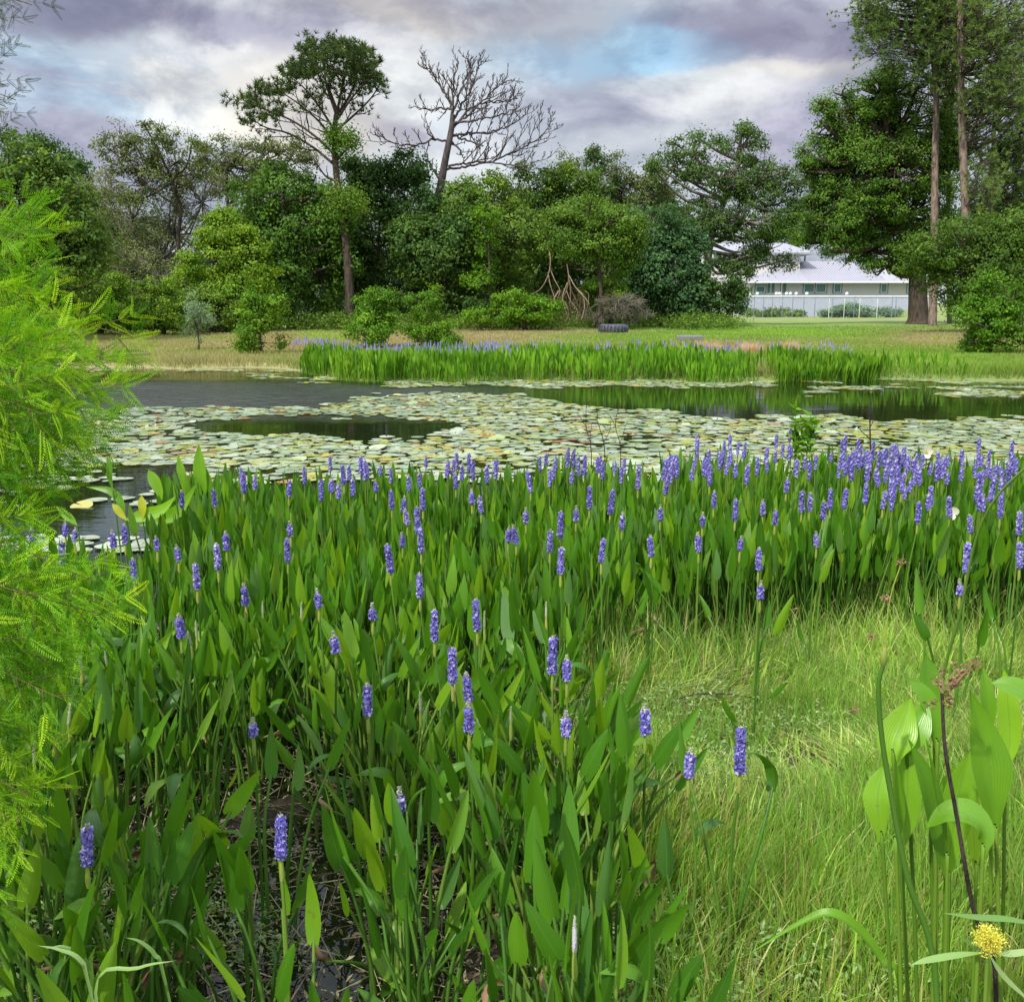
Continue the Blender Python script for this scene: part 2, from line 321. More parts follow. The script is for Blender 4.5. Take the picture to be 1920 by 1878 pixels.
m, nt = newmat('ground'); geo = nt.nodes.new('ShaderNodeNewGeometry'); sp = nt.nodes.new('ShaderNodeSeparateXYZ'); L(nt, geo.outputs['Position'], sp.inputs[0])
na = NOISE(nt, geo.outputs['Position'], .5, 6, .6); nb = NOISE(nt, geo.outputs['Position'], 9., 5, .7); nc = NOISE(nt, geo.outputs['Position'], 40., 4, .7)
field = RAMP(nt, na, [(.32, (.15, .22, .05)), (.5, (.20, .26, .07)), (.68, (.30, .27, .12))])
def gauss(px, py, rx, ry, z=.4):
    q = G(px, py, z); d1 = M(nt, 'MULTIPLY', M(nt, 'SUBTRACT', sp.outputs[0], float(q[0])), 1/rx); d2 = M(nt, 'MULTIPLY', M(nt, 'SUBTRACT', sp.outputs[1], float(q[1])), 1/ry)
    r = M(nt, 'ADD', M(nt, 'MULTIPLY', d1, d1), M(nt, 'MULTIPLY', d2, d2)); r = M(nt, 'ADD', r, M(nt, 'MULTIPLY_ADD', nb, 1.2, -.6)); return M(nt, 'SUBTRACT', 1., SM(nt, r, .5, 1.3))
field = MIX(nt, M(nt, 'MULTIPLY', gauss(330, 640, 12, 12), .8), field, (.36, .29, .14))
field = MIX(nt, M(nt, 'MULTIPLY', gauss(620, 632, 4.5, 8), .8), field, (.34, .20, .14))
field = MIX(nt, M(nt, 'MULTIPLY', gauss(960, 622, 6.5, 8), .8), field, (.36, .26, .17))
field = MIX(nt, M(nt, 'MULTIPLY', gauss(1760, 632, 5, 8), .9), field, (.38, .25, .17))
field = MIX(nt, M(nt, 'MULTIPLY', gauss(1400, 615, 14, 18), .8), field, (.17, .29, .04))
field = MIX(nt, M(nt, 'MULTIPLY', SM(nt, nc, .5, .7), .35), field, (.42, .36, .22))
mud = RAMP(nt, nb, [(.3, (.012, .010, .007)), (.55, (.04, .03, .02)), (.75, (.10, .075, .05))])
field = MIX(nt, 1., field, (.85, .9, .8), 'MULTIPLY'); cc = MIX(nt, SM(nt, sp.outputs[1], 12., 20.), mud, field)
wet = M(nt, 'MULTIPLY_ADD', SM(nt, sp.outputs[2], -.01, .05), .5, .35)
out(nt, PRIN(nt, cc, wet, .35, normal=BUMP(nt, nc, .8, .02)).outputs[0])
g = MB().add(np.stack((X, Y, Z), -1).reshape(-1, 3), np.stack((b, b+1, b+nx+1, b+nx), -1), 'ground').build('ground'); tag(g, kind='structure')
wx_ = axis([(-36, -15, 1.5), (-15, 3.5, .075), (3.5, 36.1, 1.6)]); wy_ = axis([(.5, 15, .8), (15, 24.5, .045), (24.5, 31.1, .8)])
WX, WY = np.meshgrid(wx_, wy_); zn = np.clip((WY-15.2)/2, 0, 1)*np.clip((24.2-WY)/3, 0, 1)*np.clip((1.-WX)/4, 0, 1)*np.clip((WX+15)/1, 0, 1)
amp = zn*(.6+.4*wob(WX, WY, .5, 3)); WZ = -.004+amp*.0062*(np.sin(WY*17+2.2*np.sin(WX*1.9)+WX*2)+.8*np.sin(WY*27-WX*5.+1.5*np.sin(WX*3.3+WY*2))+.6*np.sin(WX*11+WY*13+2*np.sin(WY*3)))
n1_, n2__ = len(wx_), len(wy_); i, j = np.meshgrid(np.arange(n1_-1), np.arange(n2__-1)); b = (j*n1_+i).ravel()
wv = np.stack((WX, WY, WZ), -1).reshape(-1, 3)
w = MB().add(wv, np.stack((b, b+1, b+n1_+1, b+n1_), -1), 'water').build('water'); tag(w, kind='structure')

# ------------------------------------------------------------------ tree builders
def make_tree(name, label, cat, base, D, lobes, colr, bark='bark', trunk=None, k=1.1, cr=.45, leaf=.19, per=62, tr=.16, group=None, airy=0, limbs=True, droop=.0, asp=.55):
    """lobes: (px, py, rx, ry) in photo pixels at distance D"""
    s = D/F*1.01
    gz = float(ground_z(P(base, 600, D)[0], D)) if D < 300 else .5
    b0 = P(base, 600, D); b0[2] = gz-.05
    t = thing(name, label, cat, tuple(b0), group)
    LC = []; CC = []; CN = []; owner = []
    extra = []
    for q in lobes:
        if q[2] < 24: continue
        for _ in range(3):
            a = random.uniform(-.4, 3.5); k_ = random.uniform(.26, .46); extra.append((q[0]+q[2]*.92*math.cos(a), q[1]-q[3]*.92*math.sin(a), q[2]*k_, q[3]*k_, random.uniform(-.7, .3)*q[2]*s))
    ph = random.uniform(0, 9)
    for q in list(lobes)+extra:
        px, py, rx, ry = q[:4]; dd = q[4] if len(q) > 4 else R.uniform(-.5, .5)*rx*s
        c0 = P(px, py, D+dd); rr = np.array((rx*s, rx*s*.85, ry*s)); LC.append((c0, rr))
        n = max(6, int(k*4*rr[0]*rr[2]/cr**2))
        d = unit(R.normal(size=(n, 3))); rad = R.uniform(.25, 1., n)**.45
        rad *= 1+.16*np.sin(d[:, 0]*5+px)*np.cos(d[:, 2]*6+py)
        pt = c0+d*rad[:, None]*rr; CC.append(pt); CN.append(unit(d*.9+np.array((0, 0, .45)))); owner += [len(LC)-1]*n
    CC = np.concatenate(CC); CN = np.concatenate(CN); owner = np.array(owner)
    gapn = np.sin(CC[:, 0]*2.1+ph+1.5*np.sin(CC[:, 2]*1.3))+np.sin(CC[:, 2]*2.7+ph*2+np.sin(CC[:, 1]*1.1))+.7*np.sin(CC[:, 0]*4.3-CC[:, 2]*3.1+ph)
    keep = (CC[:, 2] > gz+.15) & ((gapn > -1.15) | (R.random(len(CC)) < .25)); CC, CN, owner = CC[keep], CN[keep], owner[keep]
    cnt = R.integers(int(per*.5), int(per*1.5)+1, len(CC)); idx = np.repeat(np.arange(len(CC)), cnt)
    crr = cr*R.uniform(.6, 1.35, len(CC))
    d = R.normal(size=(len(idx), 3)); pos = CC[idx]+d*crr[idx][:, None]*np.array((.62, .62, .40))
    nr = unit(CN[idx]*.9+unit(d)*.5+R.normal(size=(len(idx), 3))*.55)
    ti = np.clip(np.repeat(R.beta(2, 2, len(CC)), cnt)*.75+R.uniform(0, .25, len(idx)), 0, .999)
    ok = pos[:, 2] > gz+.03
    V, Fc = cards(pos[ok], nr[ok], leaf*R.uniform(.6, 1.35, ok.sum()), asp, droop)
    cb = MB().add(V, Fc, 't_'+colr, np.repeat(ti[ok], 4))
    cb.build('crown', t, tuple(CC.mean(0)))
    tb = MB()
    if trunk is None:
        top = min(LC, key=lambda q: abs(q[0][0]-b0[0])+.3*abs(q[0][2]-np.mean([l[0][2] for l in LC])))[0]
        trunk = np.array([b0, b0*.6+top*.4+R.normal(size=3)*(.15, .1, 0), top])
    else:
        trunk = np.array([b0]+[P(a, c, D) for a, c in trunk])
    tp = smooth(trunk, 5); tr_ = tr*np.linspace(1, .35, len(tp)); tr_[0] *= 1.35
    V, Fc = tube(tp, tr_, 9); tb.add(V, Fc, bark)
    if limbs:
        for (c0, rr) in LC:
            q = tp[int(len(tp)*.35):]; a = q[np.argmin(np.linalg.norm(q-c0+np.array((0, 0, rr[2]*.8)), axis=1))]
            mid = (a+c0)/2+np.array((0, 0, -.12*np.linalg.norm(c0-a)))+R.normal(size=3)*.15
            V, Fc = tube(smooth([a, mid, c0], 3), np.linspace(tr*.42, tr*.16, 7), 5); tb.add(V, Fc, bark)
        A = np.array([LC[o][0] for o in owner]); sel = R.random(len(CC)) < (.75 if airy else .4)
        A, B = A[sel], CC[sel]
        if len(A):
            m1 = A*.5+B*.5+R.normal(size=A.shape)*.14*np.linalg.norm(B-A, axis=1)[:, None]
            V, Fc = segs(A, m1, tr*.15, tr*.10); tb.add(V, Fc, bark); V, Fc = segs(m1, B, tr*.10, .012+tr*.03); tb.add(V, Fc, bark)
            if airy:
                for _ in range(airy):
                    e = B+unit(R.normal(size=B.shape)+np.array((0, 0, .3)))*cr*R.uniform(.6, 1.9, (len(B), 1))
                    V, Fc = segs(m1*.3+B*.7, e, .02, .009); tb.add(V, Fc, bark)
    tb.build('trunk', t, tuple(b0))
    return t
T = make_tree
GW = 'woodland trees along the far edge of the field'
T('oak_tree', 'broad leafy green tree filling the left edge behind the cypress foliage', 'tree', 40, 42, [(60, 400, 95, 90), (150, 445, 62, 55), (30, 310, 60, 50), (100, 515, 105, 60), (-60, 420, 100, 120), (10, 500, 80, 80)], 'md', k=1.2, cr=.4, leaf=.17, group=GW)
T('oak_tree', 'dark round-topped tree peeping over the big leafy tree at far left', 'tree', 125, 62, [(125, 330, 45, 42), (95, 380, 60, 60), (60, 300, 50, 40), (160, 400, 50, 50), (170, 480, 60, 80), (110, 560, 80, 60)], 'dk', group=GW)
T('mossy_oak_tree', 'sparse grey mossy tree with a leafy green centre, left of the tall pine', 'tree', 336, 57, [(290, 262, 45, 32), (235, 290, 52, 52), (330, 305, 55, 50), (270, 350, 70, 50)], 'ol', 'bark', [(341, 520), (334, 450), (338, 390), (320, 330)], k=.6, cr=.36, leaf=.15, per=38, tr=.17, airy=3, group=GW)
T('mossy_oak_tree', 'grey moss-draped tree standing low beneath the sparse leafy crown', 'tree', 300, 59, [(250, 410, 75, 65), (330, 440, 80, 70), (285, 500, 80, 60), (200, 370, 45, 50), (380, 380, 50, 60)], 'gy', 'bark_grey', k=.75, cr=.42, leaf=.16, per=46, tr=.2, airy=2, droop=.8, asp=.3, group=GW)
T('oak_tree', 'loose olive tree with see-through top between mossy tree and tall pine', 'tree', 430, 61, [(420, 285, 45, 30), (480, 310, 60, 40), (545, 300, 45, 40), (430, 350, 60, 50), (510, 350, 60, 40)], 'ol', 'bark_grey', k=.7, cr=.38, leaf=.15, per=40, tr=.2, airy=2, group=GW)
T('vine_covered_tree', 'bright green vine-covered tree left of the dark mass under the pine', 'tree', 420, 52, [(420, 432, 42, 34), (400, 490, 62, 45), (470, 500, 50, 55), (370, 540, 55, 40), (440, 560, 80, 40)], 'br', k=1.25, cr=.34, leaf=.15, group=GW)
T('oak_tree', 'dark dense tree with olive top, left of the tall pine trunk', 'tree', 545, 55, [(530, 368, 75, 48), (500, 425, 66, 60), (570, 440, 75, 70), (600, 505, 60, 80), (520, 525, 66, 60), (575, 400, 60, 50)], 'oak', k=1.15, tr=.2, group=GW)
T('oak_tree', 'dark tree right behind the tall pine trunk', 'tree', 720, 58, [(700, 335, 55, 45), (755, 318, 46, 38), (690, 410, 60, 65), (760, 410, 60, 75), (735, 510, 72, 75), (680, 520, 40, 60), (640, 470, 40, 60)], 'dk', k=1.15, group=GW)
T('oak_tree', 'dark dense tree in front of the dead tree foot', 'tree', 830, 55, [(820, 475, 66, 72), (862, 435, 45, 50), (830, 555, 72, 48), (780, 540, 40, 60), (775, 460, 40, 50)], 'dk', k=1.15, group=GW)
T('oak_tree', 'mid green dense tree right of the dead tree', 'tree', 930, 57, [(930, 385, 50, 48), (895, 440, 46, 60), (965, 445, 60, 66), (930, 540, 75, 60), (870, 380, 35, 35)], 'md', k=1.15, group=GW)
T('vine_covered_tree', 'yellow-green vines climbing a slim tree right of the dead tree', 'tree', 915, 54, [(905, 425, 26, 30), (912, 480, 24, 34), (900, 530, 28, 24), (888, 390, 16, 24)], 'bush', k=1.1, cr=.3, leaf=.14, per=46, tr=.1, group=GW)
T('oak_tree', 'rounded dark green tree behind the fresh green ear tree', 'tree', 1030, 61, [(1000, 355, 50, 42), (1060, 360, 50, 42), (1010, 430, 70, 60), (1090, 390, 50, 40), (1000, 520, 60, 80), (1120, 520, 60, 80)], 'md', k=1.1, group=GW)
for a, lb in ((([(1067, 300, 20, 34), (1068, 340, 34, 30)]), 'pointed airy tree top rising nearest right of the dead tree'), (([(1113, 310, 24, 30), (1122, 345, 36, 32)]), 'bushy middle one of three airy tree tops right of the dead tree'), (([(1156, 318, 17, 36), (1158, 350, 28, 30)]), 'slim pointed airy top behind the ear tree, right of two others'), (([(1210, 335, 26, 34), (1222, 370, 40, 34), (1250, 340, 20, 30)]), 'ragged airy tree top left of the spreading tree by the house')):
    T('oak_tree', lb, 'tree', a[0][0], 64, a+[(a[0][0], 430, 40, 60)], 'ol' if a[0][0] != 1113 else 'dk', 'bark_grey', k=.8, cr=.32, leaf=.15, per=36, tr=.16, airy=2, group=GW)
T('ear_tree', 'fresh green feathery layered tree above the pale hanging vine stems', 'tree', 1120, 52, [(1050, 440, 44, 26), (1105, 395, 52, 26), (1150, 415, 44, 30), (1080, 460, 60, 22), (1175, 470, 26, 50), (1130, 460, 44, 30), (1060, 405, 30, 20), (1190, 430, 20, 30)], 'fresh', k=1.2, cr=.32, leaf=.13, per=60, group=GW)
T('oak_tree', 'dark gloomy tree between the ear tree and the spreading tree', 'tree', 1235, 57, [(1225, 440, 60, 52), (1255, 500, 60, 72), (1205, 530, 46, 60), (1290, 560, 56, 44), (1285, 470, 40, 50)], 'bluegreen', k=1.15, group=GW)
T('oak_tree', 'large spreading tree with lacy see-through top left of the white house', 'tree', 1322, 59, [(1300, 288, 42, 34), (1390, 275, 48, 34), (1350, 335, 75, 42), (1430, 345, 60, 50), (1395, 415, 80, 52), (1325, 420, 55, 50), (1455, 405, 38, 42), (1440, 470, 40, 30), (1478, 345, 24, 34), (1260, 320, 40, 30), (1465, 490, 22, 22), (1400, 480, 36, 20), (1375, 510, 30, 30)], 'dk', 'bark_grey', [(1325, 520), (1335, 440), (1365, 360), (1385, 300)], k=.72, cr=.36, leaf=.15, per=44, tr=.28, airy=2, group=GW)
T('shrub', 'dark round shrub at the foot of the spreading tree beside the white fence', 'shrub', 1370, 57, [(1350, 560, 46, 34), (1385, 568, 22, 20), (1320, 580, 40, 24)], 'dk', k=1.2, cr=.34, leaf=.15)
T('oak_tree', 'massive dark oak with low skirt of branches right of the white house', 'tree', 1722, 61, [(1650, 180, 76, 50), (1570, 240, 52, 46), (1545, 310, 42, 50), (1535, 400, 34, 50), (1600, 250, 62, 52), (1570, 325, 58, 50), (1690, 240, 80, 60), (1660, 320, 90, 60), (1600, 400, 84, 52), (1690, 410, 84, 60), (1558, 445, 46, 42), (1630, 468, 74, 34), (1745, 330, 60, 80), (1720, 480, 60, 36), (1560, 385, 40, 40), (1660, 500, 60, 16), (1745, 440, 50, 60)], 'oak', 'bark', [(1720, 540), (1716, 470), (1690, 380), (1660, 280)], k=.86, cr=.36, leaf=.135, per=66, tr=.62, airy=1, group=GW)
T('oak_tree', 'spreading low green canopy at the right edge in front of the pine trunks', 'tree', 1850, 48, [(1745, 470, 50, 30), (1820, 450, 76, 40), (1890, 440, 60, 55), (1870, 500, 90, 50), (1790, 520, 66, 36), (1940, 520, 80, 80), (1850, 560, 70, 40), (1730, 500, 30, 20)], 'md', k=1.2, cr=.34, leaf=.14, per=60, group=GW)
T('oak_tree', 'far green tree peeping over the white house roof', 'tree', 1500, 125, [(1500, 430, 26, 30), (1480, 440, 30, 30)], 'oak', k=1., cr=.7, leaf=.3)
# second row behind closes the wood
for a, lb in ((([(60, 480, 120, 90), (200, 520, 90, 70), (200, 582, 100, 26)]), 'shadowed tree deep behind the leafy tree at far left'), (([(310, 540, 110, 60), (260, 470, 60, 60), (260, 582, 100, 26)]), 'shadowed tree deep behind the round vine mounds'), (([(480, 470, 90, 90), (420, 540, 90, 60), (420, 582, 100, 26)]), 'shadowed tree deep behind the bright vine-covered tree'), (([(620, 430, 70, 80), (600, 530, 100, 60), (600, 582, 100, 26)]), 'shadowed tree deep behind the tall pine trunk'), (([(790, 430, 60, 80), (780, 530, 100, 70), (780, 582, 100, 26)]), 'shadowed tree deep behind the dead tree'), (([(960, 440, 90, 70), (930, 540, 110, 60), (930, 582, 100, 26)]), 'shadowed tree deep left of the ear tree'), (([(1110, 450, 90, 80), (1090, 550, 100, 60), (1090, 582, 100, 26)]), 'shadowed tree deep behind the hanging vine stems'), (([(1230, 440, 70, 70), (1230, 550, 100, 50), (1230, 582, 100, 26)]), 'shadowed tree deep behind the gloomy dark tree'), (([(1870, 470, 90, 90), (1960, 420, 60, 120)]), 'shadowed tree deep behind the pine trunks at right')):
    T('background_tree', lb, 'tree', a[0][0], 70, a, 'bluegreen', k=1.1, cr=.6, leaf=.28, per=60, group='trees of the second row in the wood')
# shrubs on the field and along the wood
T('vine_mound', 'rounded yellow-green vine mound at the left edge of the wood', 'shrub', 185, 48, [(185, 548, 52, 36), (180, 592, 66, 26)], 'br', k=1.4, cr=.26, leaf=.11, per=60)
T('vine_mound', 'second vine mound, lower and darker at its foot, right of the rounded one', 'shrub', 300, 47, [(302, 570, 50, 40), (245, 592, 40, 30), (340, 600, 40, 22), (270, 600, 60, 18)], 'br', k=1.4, cr=.26, leaf=.11, per=60)
T('vine_mound', 'leafy green thicket between vine mounds and the dark tree', 'shrub', 400, 50, [(390, 580, 60, 34), (440, 600, 60, 18), (350, 560, 30, 30)], 'md', k=1.3, cr=.3, leaf=.13)
T('willow_shrub', 'small pale grey-green willow shrub on the far bank', 'shrub', 368, 34.5, [(368, 610, 26, 34), (362, 572, 12, 26), (385, 595, 16, 22)], 'pale', k=1., cr=.18, leaf=.09, per=34, tr=.04, asp=.25)
T('young_willow', 'round green bush on the far bank left of the pickerelweed strip', 'shrub', 490, 32, [(490, 600, 40, 34), (492, 642, 48, 28), (470, 562, 16, 20), (520, 572, 22, 20), (455, 640, 16, 22)], 'bush', k=1.3, cr=.19, leaf=.085, per=58, tr=.06)
T('young_willow', 'leftmost of two green bushes behind the flowering far strip', 'shrub', 700, 35, [(700, 585, 34, 34), (695, 625, 40, 28), (720, 560, 18, 18), (680, 565, 18, 20)], 'bush', k=1.3, cr=.19, leaf=.09, per=58, tr=.06)
T('young_willow', 'rightmost of two green bushes behind the flowering far strip, taller and ragged', 'shrub', 800, 36, [(795, 575, 30, 34), (808, 625, 44, 26), (842, 640, 30, 16), (808, 545, 12, 18)], 'bush', k=1.2, cr=.19, leaf=.09, per=54, tr=.06)
T('shrub', 'bright leafy shrub at the wood edge left of the hanging vine stems', 'shrub', 985, 51, [(965, 575, 50, 24), (1010, 582, 44, 22), (930, 590, 50, 14)], 'bush', k=1.3, cr=.28, leaf=.13)
T('shrub', 'glowing lime green shrub above the heap of brown brush', 'shrub', 1145, 53, [(1140, 535, 36, 25), (1130, 560, 34, 22)], 'br', k=1.4, cr=.24, leaf=.12)
T('brush_heap', 'tangled heap of brown brush behind the old tyre', 'brush heap', 1168, 52, [(1160, 572, 40, 24), (1185, 588, 34, 16), (1120, 590, 30, 14)], 'brown', 'bark_grey', k=1., cr=.2, leaf=.09, per=14, tr=.05, airy=8, asp=.2)
T('young_willow', 'bright green bush on the right bank below the low canopy', 'shrub', 1862, 32, [(1850, 600, 50, 46), (1890, 570, 50, 40), (1905, 640, 50, 34), (1845, 650, 44, 28), (1838, 540, 16, 26), (1868, 530, 14, 24)], 'bush', k=1.25, cr=.2, leaf=.09, per=56, tr=.08)
T('shrub', 'low dark green clump along the foot of the white fence', 'shrub', 1450, 92, [(1420, 590, 30, 6), (1470, 588, 34, 8), (1500, 592, 20, 5)], 'md', k=1.3, cr=.3, leaf=.2)
T('shrub', 'grey-green mound growing behind the wire fence posts', 'shrub', 1600, 90, [(1600, 583, 30, 13), (1560, 590, 24, 7), (1650, 588, 34, 8)], 'pale', k=1.3, cr=.3, leaf=.2)
# far palms, saplings on the bank
def pine_tuft(C, Dr, n, ln, wd, mb, mat, spread=.9):
    N = len(C); idx = np.repeat(np.arange(N), n); d = unit(unit(Dr)[idx]*spread+R.normal(size=(N*n, 3))*.75)
    a = C[idx]; e = a+d*ln*R.uniform(.6, 1.1, (N*n, 1)); s = unit(np.cross(d, R.normal(size=d.shape)))*wd
    V = np.stack((a-s*.5, a+s*.5, e), 1).reshape(-1, 3)
    ti = np.repeat(np.clip(R.beta(2, 2, N), 0, .99), n*3)
    mb.add(V, np.arange(len(V)).reshape(-1, 3), mat, ti)
MINR = .012
def grow(pts, r0, gen, mb, mat, ends, up=.35, D=0., every=3, ln=.45, angle=.75, r1=None, flat=.6):
    """a limb along pts with recursive side twigs; ends collects (tip, direction)"""
    pts = np.asarray(pts); n = len(pts); L0 = np.sum(np.linalg.norm(np.diff(pts, axis=0), axis=1))
    rr = np.linspace(r0, r1 if r1 is not None else max(min(MINR, r0*.6), r0*.3), n); V, Fc = tube(pts, rr, 6 if gen > 1 else 4); mb.add(V, Fc, mat)
    ends.append((pts[-1], pts[-1]-pts[-2]))
    if gen <= 0 or L0 < .3: return
    sgn = 1
    for i in range(max(1, int(n*.2)), n-1, every):
        d = pts[i+1]-pts[i]; d = d/np.linalg.norm(d); sgn = -sgn
        side = np.array((d[2], 0, -d[0]))*sgn+np.array((0, R.normal()*flat, 0))
        nd = unit(d*math.cos(angle)+side*math.sin(angle)+np.array((0, 0, up*.6)))
        l = L0*ln*R.uniform(.55, 1.1)*(1-.45*i/n); m = max(4, int(5)); q = [pts[i]]; cur = nd
        for _ in range(m):
            cur = unit(cur+np.array((0, 0, up*.28))+R.normal(size=3)*.13); q.append(q[-1]+cur*l/m)
        grow(np.array(q), max(rr[i]*.62, MINR*1.2), gen-1, mb, mat, ends, up, D, max(1, every-1), ln*1.08, angle, None, flat)
# tall pine
def pline(D, pts, n=4, dep=0.): 
    k = len(pts); return smooth([P(a, b, D+dep*i/max(1, k-1)) for i, (a, b) in enumerate(pts)], n)
D = 54
b0 = P(657, 600, D); b0[2] = float(ground_z(b0[0], D))-.05
pt = thing('pine_tree', 'tallest pine with a bare trunk and an umbrella crown against the sky', 'tree', tuple(b0), GW)
mb = MB(); tp = np.vstack(([b0], pline(D, [(655, 540), (650, 470), (640, 400), (630, 320), (627, 250), (633, 200)], 3)))
V, Fc = tube(tp, np.linspace(.24, .12, len(tp)), 10); mb.add(V, Fc, 'bark'); ends = []
for q, dep, g_ in [([(633, 205), (640, 170), (645, 130), (640, 95)], .3, 2), ([(633, 210), (618, 170), (600, 130), (580, 100)], 1.2, 2), ([(632, 225), (655, 190), (680, 160), (700, 135)], -1., 2), ([(630, 245), (665, 215), (695, 185), (715, 155)], 1.4, 2),
             ([(630, 250), (605, 210), (575, 170), (545, 145)], -1.3, 2), ([(628, 270), (600, 230), (560, 195), (515, 165)], 1.5, 2), ([(628, 290), (590, 255), (545, 225), (495, 205), (455, 188)], -.9, 2), ([(628, 310), (585, 275), (540, 250), (500, 240), (475, 225)], 1.2, 2),
             ([(633, 215), (660, 170), (672, 120), (668, 95)], -1.2, 2), ([(632, 220), (610, 150), (610, 100), (600, 85)], .4, 2), ([(640, 170), (655, 120), (690, 110)], 1.3, 2), ([(628, 305), (650, 280), (672, 262)], .5, 1), ([(632, 340), (610, 330), (590, 300)], -.6, 1)]:
    grow(pline(D, q, 4, dep), .072, g_, mb, 'bark', ends, .30, every=2, ln=.42)
mb.build('trunk', pt, tuple(b0))
mb = MB(); E = np.array([e[0] for e in ends]); Ed = np.array([e[1] for e in ends]); ex, ey = pix(E)
ok = (ey < 215-(.0*(ex))) | (ex < 520) ; E, Ed = E[ok], Ed[ok]; rep = 3
Ee = np.repeat(E, rep, 0)+R.normal(size=(len(E)*rep, 3))*.16
# closed top of the umbrella
tops = []
for (px, py, rx, ry, n) in [(620, 92, 66, 20, 150), (560, 130, 40, 18, 70), (680, 115, 34, 26, 80), (515, 165, 40, 18, 60), (465, 190, 26, 14, 32), (702, 150, 24, 20, 40), (600, 125, 60, 26, 90), (505, 205, 40, 16, 30), (655, 150, 40, 16, 30), (480, 225, 30, 10, 16)]:
    for _ in range(n):
        a = random.uniform(0, 6.283); r_ = math.sqrt(random.random()); tops.append(P(px+rx*r_*math.cos(a), py+ry*r_*math.sin(a), D+random.uniform(-2, 2)*(rx/60)))
tops = np.array(tops)
pine_tuft(Ee, np.repeat(Ed, rep, 0)+np.array((0, 0, .3)), 16, .30, .035, mb, 't_pinedark'); pine_tuft(tops, np.tile((0, 0, 1.), (len(tops), 1)), 26, .34, .045, mb, 't_pinedark', .7)
mb.build('crown', pt, tuple(tops.mean(0)))
for (px, py, rx, ry, c_, nm) in [(640, 262, 34, 26, 'oak', 'foliage'), (648, 375, 42, 34, 'fresh', 'vine')]:
    q = P(px, py, D-.4); n = 55; cc_ = q+unit(R.normal(size=(n, 3)))*R.uniform(.3, 1, (n, 1))*np.array((rx, rx*.7, ry))*D/F
    pos = np.repeat(cc_, 42, 0)+R.normal(size=(n*42, 3))*.24; V, Fc = cards(pos, R.normal(size=pos.shape)+(0, 0, .6), .15, .5)
    MB().add(V, Fc, 't_'+c_, np.repeat(np.repeat(R.random(n)*.9, 42), 4)).build(nm, pt, tuple(q))
# dead tree
D = 58; b0 = P(800, 600, D); b0[2] = float(ground_z(b0[0], D))-.05
MINR = .0145
dt = thing('dead_tree', 'bare leafless tree with wide upswept limbs against the sky', 'tree', tuple(b0))
mb = MB(); tp = np.vstack(([b0], pline(D, [(806, 500), (815, 410), (826, 350), (835, 300), (846, 245), (849, 215)], 4)))
V, Fc = tube(tp, np.linspace(.29, .13, len(tp)), 10); mb.add(V, Fc, 'bark_dead'); ends = []
mb.build('trunk', dt, tuple(b0))
for q, dep in [([(849, 218), (842, 190), (825, 160), (805, 130), (790, 118)], .6), ([(848, 222), (850, 180), (852, 150), (860, 115)], -.7), ([(850, 225), (870, 190), (885, 160), (895, 130), (905, 115)], 1.), ([(850, 235), (880, 215), (905, 190), (930, 165), (960, 150)], -1.2), ([(848, 205), (830, 205), (800, 205), (775, 200)], .8),
                ([(849, 255), (880, 250), (920, 248), (955, 235), (985, 215)], 1.2), ([(845, 268), (815, 262), (775, 272), (735, 268), (708, 250)], -.9), ([(838, 318), (880, 312), (930, 300), (975, 280), (1015, 255), (1032, 232)], .9), ([(840, 312), (880, 305), (930, 305), (980, 312), (1010, 300)], -1.),
                ([(850, 240), (885, 200), (920, 190), (955, 190), (968, 180)], .2), ([(848, 215), (865, 165), (880, 130), (875, 108)], 1.5), ([(850, 232), (900, 225), (940, 215), (975, 200)], -1.6), ([(826, 340), (815, 320), (800, 300)], .3), ([(846, 265), (865, 285), (870, 305)], -.3), ([(846, 250), (880, 265), (905, 275)], .6)]:
    mb = MB(); e_ = []; pl = pline(D, q, 7, dep); pl[1:-1] += R.normal(size=(len(pl)-2, 3))*.035; grow(pl, .068, 3, mb, 'bark_dead', e_, .44, every=2, ln=.42, angle=.68, flat=.9); mb.build('limb', dt, tuple(pl[0]))
MINR = .012
